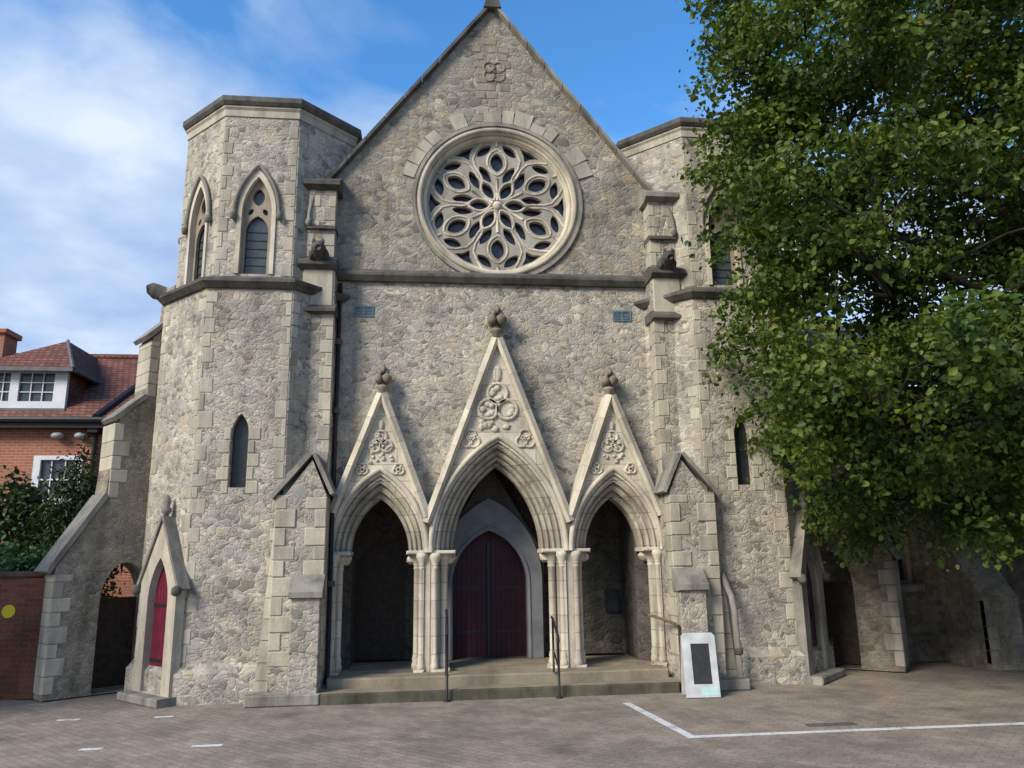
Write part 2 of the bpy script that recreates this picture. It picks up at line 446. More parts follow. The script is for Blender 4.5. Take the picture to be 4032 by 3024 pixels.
    def build(self, name, mat, parent=None, smooth=False, gap=0.06):
        """link the mesh; clusters of pieces further than gap apart become parts of their own"""
        if gap is not None:
            groups = self.split(gap)
            if len(groups) > 1:
                first = None
                for g in groups:
                    o = g.build(name, mat, parent, smooth, None)
                    first = first or o
                return first
        me = bpy.data.meshes.new(name)
        me.from_pydata([tuple(p) for p in self.v], [], self.f)
        me.materials.append(mat)
        if smooth:
            me.polygons.foreach_set('use_smooth', [True] * len(me.polygons))
        me.update()
        o = bpy.data.objects.new(name, me)
        COL.objects.link(o)
        if parent is not None:
            o.parent = parent
            o.matrix_parent_inverse = parent.matrix_world.inverted() if parent.type != 'EMPTY' else Matrix.Translation(-parent.location)
        return o
    def split(self, gap):
        n = len(self.v); par = list(range(n))
        def find(i):
            while par[i] != i:
                par[i] = par[par[i]]; i = par[i]
            return i
        for f in self.f:
            r = find(f[0])
            for i in f[1:]: par[find(i)] = r
        comp = {}
        for i in range(n): comp.setdefault(find(i), []).append(i)
        keys = list(comp)
        if len(keys) < 2: return [self]
        V = np.array([tuple(p) for p in self.v])
        lo = np.array([V[comp[k]].min(0) for k in keys]); hi = np.array([V[comp[k]].max(0) for k in keys])
        m = len(keys); g = list(range(m))
        def fg(i):
            while g[i] != i:
                g[i] = g[g[i]]; i = g[i]
            return i
        for i in range(m - 1):
            d = np.maximum(np.maximum(lo[i + 1:] - hi[i], lo[i] - hi[i + 1:]), 0)
            for j in np.nonzero(np.sqrt((d * d).sum(1)) <= gap)[0]:
                g[fg(i + 1 + int(j))] = fg(i)
        out = {}
        where = {}
        for ci, k in enumerate(keys):
            for i in comp[k]: where[i] = fg(ci)
        for ci in range(m): out.setdefault(fg(ci), MB())
        idx = {}
        for i in range(n):
            b = out[where[i]]; idx[i] = len(b.v); b.v.append(self.v[i])
        for f in self.f:
            out[where[f[0]]].f.append(tuple(idx[i] for i in f))
        return list(out.values())
def empty(name, loc=(0, 0, 0)):
    o = bpy.data.objects.new(name, None)
    o.empty_display_size = 0.3
    o.location = loc
    COL.objects.link(o)
    return o
def tag(o, label=None, cat=None, group=None, kind=None):
    if label: o['label'] = label
    if cat: o['category'] = cat
    if group: o['group'] = group
    if kind: o['kind'] = kind
    return o

def arch(cx, a, zs, h, z0=None, n=14, off=0.0):
    """pointed arch outline, from bottom right over the apex to bottom left"""
    R = (a * a + h * h) / (2 * a)
    th = math.atan2(h, R - a)
    P = []
    if z0 is not None and z0 < zs: P.append((cx + a, z0))
    for i in range(n + 1):
        t = th * i / n
        P.append((cx + a - R + R * cos(t), zs + R * sin(t)))
    for i in range(n - 1, -1, -1):
        t = th * i / n
        P.append((cx - a + R - R * cos(t), zs + R * sin(t)))
    if z0 is not None and z0 < zs: P.append((cx - a, z0))
    return P
def circle(cx, cz, r, n=64):
    return [(cx + r * cos(2 * pi * i / n), cz + r * sin(2 * pi * i / n)) for i in range(n)]
def lens(cx, cz, L, w, ang, n=7):
    """pointed oval of half length L, half width w, long axis at angle ang"""
    R = (L * L + w * w) / (2 * w); th = math.asin(min(1, L / R))
    P = []
    for i in range(n):
        t = -th + 2 * th * i / n
        P.append((R * sin(t), R * cos(t) - (R - w)))
    for i in range(n):
        t = -th + 2 * th * i / n
        P.append((-R * sin(t), -(R * cos(t) - (R - w))))
    ca, sa = cos(ang), sin(ang)
    return [(cx + x * ca - y * sa, cz + x * sa + y * ca) for x, y in P][::-1]
def frame(origin, n):
    n = Vector(n).normalized(); u = Vector((-n.y, n.x, 0))
    M = Matrix((u, -n, Vector((0, 0, 1)))).transposed().to_4x4()
    M.translation = Vector(origin)
    return M
def quoins(mb, x, z0, z1, side, rng, y=0.0, w=(0.13, 0.26), proud=0.005, depth=0.1, jit=0.06):
    """alternating long and short corner stones on a face; side=+1: the stones lie to the right of x"""
    z = z0; k = rng.randrange(2)
    while z < z1 - 0.05:
        h = min(rng.uniform(0.18, 0.30), z1 - z)
        ww = w[k % 2] + rng.uniform(-jit, jit)
        a, b = (x, x + ww) if side > 0 else (x - ww, x)
        pr = proud + rng.uniform(0, 0.008)
        mb.box(a, b, y - pr, y + depth, z + 0.006, z + h - 0.006, 0.012)
        z += h; k += 1

rng = random.Random(7)
church = empty('church', (0, 0, 0))
tag(church, 'pale ragstone gothic church with rose window, triple gabled porch and octagonal towers', 'church')

# ------------------------------------------------------------------ ground
gx = np.linspace(-60, 60, 25)
g = MB()
g.add([(-400, -300, -0.02), (400, -300, -0.02), (400, 500, -0.02), (-400, 500, -0.02)], [(0, 1, 2, 3)])
ground = g.build('ground', plain('far_ground', (0.12, 0.115, 0.10), 0.95, 0.3, 0.5), None)
tag(ground, 'wide dull ground around the forecourt', None, None, 'structure')
g = MB()
g.add([(-30, -40, 0), (30, -40, 0), (30, 9.5, 0), (-30, 9.5, 0)], [(0, 1, 2, 3)])
fore = g.build('forecourt', M_PAVE, None)
tag(fore, 'brown grey block paved forecourt in front of the church', None, None, 'structure')

def strip(pts, w, name='painted_line', z=0.004):
    """a worn strip of road paint along a polyline (mitred)"""
    m = MB(); P = [Vector((p[0], p[1], 0)) for p in pts]; L = []; Rr = []
    for i, p in enumerate(P):
        d1 = (P[i] - P[i - 1]).normalized() if i else (P[1] - P[0]).normalized()
        d2 = (P[i + 1] - P[i]).normalized() if i < len(P) - 1 else d1
        n1_ = Vector((-d1.y, d1.x, 0)); n2_ = Vector((-d2.y, d2.x, 0))
        nn = (n1_ + n2_).normalized(); k = w / 2 / max(0.3, nn.dot(n1_))
        L.append(p + nn * k); Rr.append(p - nn * k)
    vs = [(q.x, q.y, z) for q in L + Rr]; n = len(P)
    return m.add(vs, [(i, i + n, i + n + 1, i + 1) for i in range(n - 1)]).build(name, M_LINE, fore)
strip([(1.62, -1.80), (1.83, -3.92), (12, -3.98)], 0.115)
for (x, y, w, dx) in ((-5.85, -1.57, 0.28, 0.06), (-4.63, -1.60, 0.24, 0.06), (-4.86, -3.32, 0.24, 0.0), (-3.60, -3.38, 0.34, 0.0)):
    strip([(x - w / 2, y), (x + w / 2, y + dx * 0.2)], 0.10)

# ------------------------------------------------------------------ facade wall
RC = (0.08, 8.38); RO = 1.55
PC = [(0.0, 0.73, 1.42, 1.06, 1.81, 5.70), (-1.93, 0.47, 0.88, 0.72, 1.27, 4.68), (1.95, 0.47, 0.88, 0.72, 1.27, 4.68)]   # cx, inner a, inner h, outer a, outer h, gable apex
ZS = 2.10
HW = 2.92
APEX = 12.48
SL = 1.30
f = MB()
f.plate([(-HW, 0), (HW, 0), (HW, 6.9), (-HW, 6.9)], [[(c + w_, 0.02), (c + w_, ZS - 0.03)] + arch(c, oa - 0.05, ZS, oh - 0.05, None) + [(c - w_, ZS - 0.03), (c - w_, 0.02)] for c, ia, ih, oa, oh, ga in PC for w_ in ((1.03 if abs(c) < 0.5 else 0.80),)], 0.0, 0.28)
f.build('facade_wall', M_RUB, church)
f = MB()
f.plate([(-HW, 6.9), (HW, 6.9), (HW, APEX - SL * HW), (0, APEX), (-HW, APEX - SL * HW)], [circle(RC[0], RC[1], RO, 72)], 0.0, 0.55)
f.build('gable_wall', M_GABLE, church)
# coping of the main gable
for s in (-1, 1):
    m = MB()
    x0, x1 = HW + 0.06, 0.0
    nseg = 9
    for i in range(nseg):
        ta, tb = i / nseg, (i + 1) / nseg - 0.004
        xa, xb = x0 + (x1 - x0) * ta, x0 + (x1 - x0) * tb
        za, zb = APEX - SL * xa, APEX - SL * xb
        th = 0.16
        prof = [(-0.13, -0.02), (-0.13, 0.07), (0.20, 0.20), (0.62, 0.07), (0.62, -0.02), (-0.02, -0.05)]
        vs = [(s * xa, y, za + z) for y, z in prof] + [(s * xb, y, zb + z) for y, z in prof]
        k = len(prof)
        fs = [tuple(range(k)), tuple(range(k, 2 * k))[::-1]] + [(q, (q + 1) % k, (q + 1) % k + k, q + k) for q in range(k)]
        if s < 0: fs = [t_[::-1] for t_ in fs]
        m.add(vs, fs)
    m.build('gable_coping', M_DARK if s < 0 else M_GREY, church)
m = MB()
m.plate([(-0.17, 12.36), (0.17, 12.36), (0.10, 12.62), (0, 12.74), (-0.10, 12.62)], [], -0.16, 0.64)
m.build('apex_stone', M_DARK, church)
# the nave behind
m = MB()
m.plate([(-HW, 0.0), (HW, 0.0), (HW, 8.4), (0, 12.2), (-HW, 8.4)], [], 3.2, 20.0)
m.build('nave_wall', M_RUBD, church)
for s in (-1, 1):
    m = MB()
    a = (s * (HW + 0.25), 8.15); b = (0, 12.28)
    m.add([(a[0], 0.6, a[1]), (b[0], 0.6, b[1]), (b[0], 20.2, b[1]), (a[0], 20.2, a[1]), (a[0], 0.6, a[1] + 0.14), (b[0], 0.6, b[1] + 0.14), (b[0], 20.2, b[1] + 0.14), (a[0], 20.2, a[1] + 0.14)],
          [(0, 1, 2, 3), (4, 5, 6, 7), (0, 1, 5, 4), (2, 3, 7, 6), (1, 2, 6, 5), (0, 3, 7, 4)])
    m.build('nave_roof', M_SLATE, church)
# patch of browner stones high in the gable, round a worn carved quatrefoil
m = MB()
for i in range(4):
    a_ = pi / 4 + i * pi / 2
    m.tube([(0.03 + 0.13 * cos(a_) + 0.11 * cos(t_ * pi / 6), 0.0, 11.05 + 0.13 * sin(a_) + 0.11 * sin(t_ * pi / 6)) for t_ in range(12)], 0.025, 6, True)
m.build('carved_quatrefoil', M_BROWN, church, True)
m = MB()
r_ = random.Random(3)
for i in range(34):
    z = 9.98 + (i // 3) * 0.165; row = i // 3
    x = 0.03 - 0.36 + (i % 3) * 0.23 + r_.uniform(-.05, .05)
    if r_.random() < 0.25 or (abs(z - 10.97) < .22 and i % 3 == 1): continue
    m.box(x, x + r_.uniform(.13, .22), -0.008, 0.05, z, z + r_.uniform(.12, .15), 0.008)
m.build('patched_stonework', M_BROWN, church, gap=0.5)

# string course
def course(m, x0, x1, z, y=0.0, d=0.14, h=0.17):
    m.prism_x([(y + 0.03, z - h), (y + 0.03, z + 0.06), (y - 0.02, z + 0.06), (y - d, z - 0.03), (y - d, z - 0.08), (y - d * 0.55, z - h)], x0, x1)
m = MB(); course(m, -2.74, 2.74, 6.93)
m.build('string_course', M_DARK, church)

# ------------------------------------------------------------------ rose window
cx, cz = RC
rose = MB()
def ringplate(mb, r0, r1, y0, y1, n=72):
    mb.plate(circle(cx, cz, r1, n), [circle(cx, cz, r0, n)], y0, y1)
ringplate(rose, 1.505, 1.565, -0.05, 0.1)
rose_o = rose.build('rose_window', M_GREY, church)
rr = MB(); ringplate(rr, 1.38, 1.503, -0.02, 0.32); rr.tube([(cx + 1.43 * cos(2 * pi * i / 72), -0.02, cz + 1.43 * sin(2 * pi * i / 72)) for i in range(72)], 0.045, 8, True)
ringplate(rr, 1.30, 1.378, 0.10, 0.34); rr.tube([(cx + 1.345 * cos(2 * pi * i / 72), 0.10, cz + 1.345 * sin(2 * pi * i / 72)) for i in range(72)], 0.04, 8, True)
rr.build('moulded_ring', M_CREAM, rose_o, True)
holes = []
rib = MB()
yT = 0.17
for k in range(6):
    th = rad(30 + 60 * k); ti = rad(60 * k)
    P = lambda r, a: (cx + r * cos(a), cz + r * sin(a))
    holes.append(lens(*P(0.33, ti), 0.175, 0.090, ti))
    holes.append(lens(*P(0.87, th), 0.195, 0.125, th))
    for s in (-1, 1):
        holes.append(lens(*P(0.655, th + s * rad(19.5)), 0.20, 0.082, th + s * rad(34)))
        holes.append(lens(*P(1.125, th + s * rad(12.5)), 0.18, 0.082, th - s * rad(48)))
    a0 = ti
    holes.append([P(1.255, a0 + rad(9.5)), P(1.265, a0), P(1.255, a0 - rad(9.5)), P(1.15, a0 - rad(3.6)), P(1.035, a0), P(1.15, a0 + rad(3.6))][::-1])
    for a, L, w, an in ((P(0.87, th), 0.27, 0.180, th), (P(0.33, ti), 0.215, 0.118, ti)):
        rib.tube([(x, yT, z) for x, z in lens(a[0], a[1], L, w, an, 10)], 0.022, 6, True)
    for s in (-1, 1):
        pth = [P(0.50, ti + 0), P(0.66, ti + s * rad(3)), P(0.86, ti + s * rad(2)), P(1.02, ti + s * rad(4)), P(1.17, ti + s * rad(11)), P(1.29, ti + s * rad(17))]
        rib.tube([(x, yT, z) for x, z in pth], 0.02, 6)
    rib.tube([(P(r, th)[0], yT, P(r, th)[1]) for r in (0.1, 0.3, 0.54)], 0.026, 6)
    rib.tube([(P(r, th)[0], yT, P(r, th)[1]) for r in (1.2, 1.3)], 0.026, 6)
tm = MB(); tm.plate(circle(cx, cz, 1.312, 72), holes, yT, 0.27)
tr_o = tm.build('tracery', M_TRAC, rose_o)
bm_ = MB(); bm_.blob((cx, yT, cz), (0.085, 0.05, 0.085), 4, 12, 6, 0.12)
bm_.build('boss', M_PALE, rose_o, True)
rib.build('tracery_rib', M_PALE, rose_o, True, gap=0.5)
gm = MB(); gm.plate(circle(cx, cz, 1.35, 48), [], 0.30, 0.32); gm.build('glass', M_GLASS, rose_o)
# hood of stones over the rose
m = MB(); r_ = random.Random(5)
a = rad(18)
while a < rad(162):
    da = rad(r_.uniform(7, 12)); d = r_.uniform(0.17, 0.34)
    if r_.random() < 0.8:
        q = [(cx + rr_ * cos(t_), cz + rr_ * sin(t_)) for rr_, t_ in ((1.59, a), (1.59 + d, a + .006), (1.59 + d, a + da - .012), (1.59, a + da - .006))]
        m.plate(q, [], -0.02 - r_.uniform(0, .01), 0.05)
    a += da
m.build('voussoir', M_QUOIN, church)

# ------------------------------------------------------------------ triple portal
def lobes(cx_, cz_, r, k, a0, n=8):
    out = []
    for i in range(k):
        a = a0 + 2 * pi * i / k
        out.append((cx_ + r * cos(a), cz_ + r * sin(a)))
    return out
def portal(cx, ia, ih, oa, oh, ga, big):
    e = MB()
    hw = oa + (0.03 if big else 0.0)
    # outer stone plate with gable
    foot = 2.75
    outer = [(cx - hw, 0.02), (cx + hw, 0.02), (cx + hw, foot), (cx, ga), (cx - hw, foot)]
    ma = oa - 0.02
    e.plate(outer, [arch(cx, ma, ZS, oh - 0.02, 0.16)], -0.30, -0.004)
    po = e.build('portal', M_PALE, church)
    # orders of the arch
    steps = 4 if big else 3
    prev = (ma, oh - 0.02)
    om = MB(); rm = MB()
    for i in range(steps):
        t0, t1 = i / steps, (i + 1) / steps
        a1 = ma + (ia - ma) * t1; h1 = (oh - 0.02) + (ih - oh + 0.02) * t1
        y0 = -0.25 + 0.11 * i
        A = arch(cx, prev[0], ZS, prev[1], None, 16); B = arch(cx, a1, ZS, h1, None, 16)
        om.plate(A + B[::-1], [], y0, min(y0 + 0.30, 0.27))
        mid = arch(cx, (prev[0] + a1) / 2, ZS, (prev[1] + h1) / 2, None, 16)
        rm.tube([(x, y0, z) for x, z in mid], (prev[0] - a1) * 0.36, 8)
        # jamb below the springing
        if i < 1:
            for s in (-1, 1):
                x0, x1 = sorted((cx + s * prev[0], cx + s * (a1 + 0.0)))
                om.box(x0, x1, y0 + 0.06, -0.01, 0.3, ZS - 0.12)
        prev = (a1, h1)
    om.build('arch_order', M_ORDER, po)
    rm.build('arch_roll', M_ORDER, po, True)
    # shafts, capitals, bases
    sx = ia + (ma - ia) * (0.50 if big else 0.62)
    for s in (-1, 1):
        for j, (px, py) in enumerate(((sx, -0.10), (ma - 0.01, -0.26))):
            r = (0.058 if big else 0.05) if j == 0 else 0.045
            sh = MB(); sh.lathe((cx + s * px, py, 0), [(r * 1.5, 0.30), (r * 1.5, 0.38), (r * 1.2, 0.42), (r * 1.35, 0.46), (r, 0.54), (r, ZS - 0.26), (r * 1.25, ZS - 0.25), (r * 1.05, ZS - 0.23), (r * 1.3, ZS - 0.16), (r * 2.0, ZS - 0.09), (r * 2.1, ZS - 0.07), (r * 2.1, ZS - 0.01)], 12)
            sh.build('shaft', M_PALE, po, True)
        cp = MB(); x0, x1 = sorted((cx + s * (ia - 0.03), cx + s * (ma + 0.02)))
        cp.box(x0, x1, -0.30, 0.22, ZS - 0.03, ZS + 0.03, 0.02)
        cp.blob((cx + s * (ia + 0.06), -0.02, ZS - 0.1), (0.10, 0.12, 0.09), 11 + int(10 * cx) + s, 10, 6, 0.25)
        cp.build('capital', M_PALE, po)
        pb = MB(); x0, x1 = sorted((cx + s * (ia + (0.06 if big else 0.10)), cx + s * (oa + 0.02)))
        pb.box(x0, x1, -0.37, 0.0, 0.155, 0.32, 0.03)
        pb.build('plinth', M_CREAM, po)
    # hood mould over the arch
    hm = MB()
    A = arch(cx, oa + 0.05, ZS, oh + 0.07, None, 16)
    hm.tube([(x, -0.315, z) for x, z in A], 0.045, 8)
    hm.build('hood_mould', M_CREAM, po, True)
    # gable copings
    for s in (-1, 1):
        cpg = MB()
        d = Vector((-s * hw, 0, ga - foot)); L = d.length; d.normalize()
        nrm = Vector((s * d.z, 0, -s * d.x)) if s > 0 else Vector((-d.z, 0, d.x))
        nrm = Vector((s * abs(d.z), 0, abs(d.x)))
        st = Vector((cx + s * hw, 0, foot)) - d * (0.10 if not big else 0.2)
        w0, w1 = -0.05, 0.085
        for q in range(5):
            a_, b_ = st + d * ((L + (0.16 if big else 0.1)) * q / 5), st + d * ((L + (0.16 if big else 0.1)) * (q + 1) / 5 - 0.004)
            prof = [(w0, -0.31), (w0, -0.38), (0.0, -0.43), (w1, -0.38), (w1, -0.004), (w0, -0.004)]
            vs = [(p_.x + nrm.x * w, y, p_.z + nrm.z * w) for p_ in (a_, b_) for w, y in prof]
            k = 6
            cpg.add(vs, [tuple(range(k)), tuple(range(k, 2 * k))] + [(i, (i + 1) % k, (i + 1) % k + k, i + k) for i in range(k)])
        cpg.build('gablet_coping', M_CREAM, po)
    # carved trefoil in the gablet
    ck = MB()
    zc_ = ZS + oh + (0.62 if big else 0.50); R = 0.30 if big else 0.17
    for i in range(3):
        a_ = pi / 2 + 2 * pi * i / 3
        px, pz = cx + R * 0.62 * cos(a_), zc_ + R * 0.62 * sin(a_)
        ck.tube([(px + R * 0.55 * cos(t_ * pi / 8), -0.31, pz + R * 0.55 * sin(t_ * pi / 8)) for t_ in range(16)], 0.035 if big else 0.024, 6, True)
        r_ = random.Random(i + int(cx * 10))
        for j in range(5):
            t_ = r_.uniform(0, 2 * pi)
            ck.blob((px + R * .3 * cos(t_), -0.31, pz + R * .3 * sin(t_)), (R * .2, 0.035, R * .18), j + 20, 8, 5, .25)
    for s in (-1, 1):
        q = (cx + s * (0.46 if big else 0.29), ZS + oh + (0.02 if big else 0.06))
        for j in range(3):
            a_ = pi / 2 + 2 * pi * j / 3
            ck.tube([(q[0] + .5 * R * .5 * cos(a_) + R * .3 * cos(t_ * pi / 6), -0.31, q[1] + .5 * R * .5 * sin(a_) + R * .3 * sin(t_ * pi / 6)) for t_ in range(12)], 0.022, 6, True)
    r_ = random.Random(int(900 + cx * 10))
    for j in range(26 if big else 18):
        zz = r_.uniform(ZS + oh + 0.16, ga - (1.0 if big else 0.75)); wmax = hw * (ga - zz) / (ga - foot) - 0.20
        zarc = ZS + oh + 0.12
        xx = r_.uniform(-1, 1) * max(.03, wmax)
        if wmax < .02 or abs(xx) > .4 * hw and zz < zarc + .1: continue
        if (xx ** 2 + (zz - zc_) ** 2) < (R * 1.0) ** 2: continue
        ck.blob((cx + xx, -0.305, zz), (R * r_.uniform(.16, .26), 0.03, R * r_.uniform(.14, .24)), j, 8, 5, .3)
    ck.blob((cx, -0.31, zc_ + R * 1.75), (R * .3, 0.03, R * .5), 9, 8, 6, .2)
    ck.build('carved_foliage', M_PALE, po, True, gap=0.5)
    # finial
    fn = MB(); k = 1.15 if big else 1.0
    fn.lathe((cx, -0.2, ga + 0.0), [(0.06 * k, 0), (0.055 * k, 0.10), (0.10 * k, 0.13), (0.10 * k, 0.16), (0.05 * k, 0.19), (0.055 * k, 0.30)], 8)
    r_ = random.Random(int(50 + cx * 10))
    for i in range(4):
        a_ = pi / 4 + i * pi / 2
        fn.blob((cx + 0.10 * k * cos(a_), -0.2 + 0.10 * k * sin(a_), ga + 0.29 * k), (0.075 * k, 0.075 * k, 0.085 * k), 70 + i, 8, 5, .3)
    for i in range(9):
        a_ = i * 2 * pi / 9
        fn.blob((cx + 0.085 * k * cos(a_), -0.2 + 0.085 * k * sin(a_), ga + (0.38 + .05 * (i % 2)) * k), (0.04 * k, 0.04 * k, 0.055 * k), 170 + i, 7, 5, .3)
    fn.blob((cx, -0.2, ga + 0.43 * k), (0.07 * k, 0.07 * k, 0.12 * k), 33, 8, 6, .25)
    fn.build('finial', M_BROWN, po, True)
    return po
for (c, ia, ih, oa, oh, ga) in PC:
    portal(c, ia, ih, oa, oh, ga, abs(c) < 0.5)
# strips of dressed stone between and beside the portals
m = MB()
for x0, x1 in ((-2.76, -2.66), (-1.21, -1.09), (1.09, 1.23), (2.68, 2.76)):
    m.box(x0, x1, -0.27, -0.006, 0.16, 2.72, 0.02)
m.build('portal_pier', M_CREAM, church)

# porch interior
m = MB()
m.box(-2.9, 2.9, 0.56, 1.0, 0.04, 0.29)
m.box(-2.9, 2.9, 0.0, 0.555, 0.04, 0.288)
m.build('porch_floor', M_STEP, church)
W_ = 2.85
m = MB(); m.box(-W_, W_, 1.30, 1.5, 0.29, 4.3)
m.build('porch_back_wall', M_PSHADE, church)
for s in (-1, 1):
    # lining of the porch ends, coloured as if in shade: canted behind the front wall, then straight to the back
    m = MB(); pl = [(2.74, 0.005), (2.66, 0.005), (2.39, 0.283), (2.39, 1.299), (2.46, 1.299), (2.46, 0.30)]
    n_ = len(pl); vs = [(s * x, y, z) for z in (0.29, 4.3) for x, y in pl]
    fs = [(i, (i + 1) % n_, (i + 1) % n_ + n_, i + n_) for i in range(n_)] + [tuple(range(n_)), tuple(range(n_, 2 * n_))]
    m.add(vs, fs); m.build('porch_side_wall', M_PSHADE, church)
m = MB(); m.box(-W_ - 0.1, W_ + 0.1, 0.285, 1.5, 4.302, 4.4); m.build('porch_ceiling', M_WOOD, church)
# gabled door surround standing forward of the back wall
B = arch(-0.06, 0.60, 1.55, 0.85, 0.295, 14)
m = MB()
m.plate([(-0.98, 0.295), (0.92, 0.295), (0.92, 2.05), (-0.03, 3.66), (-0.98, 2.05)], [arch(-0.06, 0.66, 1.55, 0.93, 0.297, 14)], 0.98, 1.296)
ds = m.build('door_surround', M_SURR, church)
A = arch(-0.06, 0.93, 1.62, 1.42, 0.297, 16); B2 = arch(-0.06, 0.655, 1.55, 0.925, 0.297, 16)
m = MB(); m.plate(A + B2[::-1], [], 0.90, 0.979); m.build('door_moulding', M_PLASTER, ds)
m = MB(); m.tube([(x, 0.905, z) for x, z in arch(-0.06, 0.70, 1.55, 0.98, 0.30, 14)], 0.03, 8); m.build('moulding_roll', M_PLASTER, ds, True)
dr = MB(); dr.plate(arch(-0.06, 0.67, 1.55, 0.94, 0.30, 14), [], 1.20, 1.25)
door = dr.build('main_door', M_REDD, church)
pk = MB()
for i in range(-6, 7):
    x = -0.06 + i * 0.088
    if i == 0: continue
    zt = max([z for (xx, z) in B if abs(xx - x) < 0.06] or [1.5])
    pk.box(x - 0.038, x + 0.038, 1.188, 1.202, 0.30, min(zt, 2.36) - 0.03)
pk.build('door_boards', M_REDD, door)
cb_ = MB(); cb_.box(-0.095, -0.025, 1.165, 1.19, 0.30, 2.30, 0.01); cb_.build('door_post', M_BLACK, door)
hs = MB()
for z in (0.7, 1.45):
    for s in (-1, 1):
        hs.box(*sorted((-0.06 + s * 0.58, -0.06 + s * 0.16)), 1.178, 1.19, z, z + 0.05)
hs.build('hinge_strap', M_BLACK, door)
# side lobby doors in the back wall (dark timber) behind the left arch
m = MB(); m.plate(arch(-1.98, 0.44, 1.6, 0.75, 0.30), [], 1.27, 1.297); m.build('lobby_door', M_WOOD, church)

# steps
m = MB()
m.box(-2.66, 2.62, -1.16, -0.77, -0.05, 0.15, 0.02)
m.build('bottom_step', M_MOSS, church)
m = MB()
m.box(-2.66, 2.62, -1.15, -0.31, 0.1505, 0.156)
m.box(-2.62, 2.58, -0.76, -0.31, 0.05, 0.288, 0.02)
m.build('top_step', M_STEP, church)

# vents in the front wall
for x in (-2.29, 2.30):
    m = MB(); m.plate([(x - .17, 6.12), (x + .17, 6.12), (x + .17, 6.32), (x - .17, 6.32)], [[(x - .145, 6.145), (x - .145, 6.295), (x + .145, 6.295), (x + .145, 6.145)]], -0.02, 0.02)
    vo_ = m.build('vent', M_VENT, church)
    m = MB()
    for i in range(5):
        z = 6.16 + i * 0.029
        m.add([(x - .145, -0.016, z), (x + .145, -0.016, z), (x + .145, -0.004, z + .02), (x - .145, -0.004, z + .02)], [(0, 1, 2, 3)])
    m.box(x - .012, x + .012, -0.018, -0.002, 6.145, 6.295)
    m.build('louvre', M_VENT, vo_)

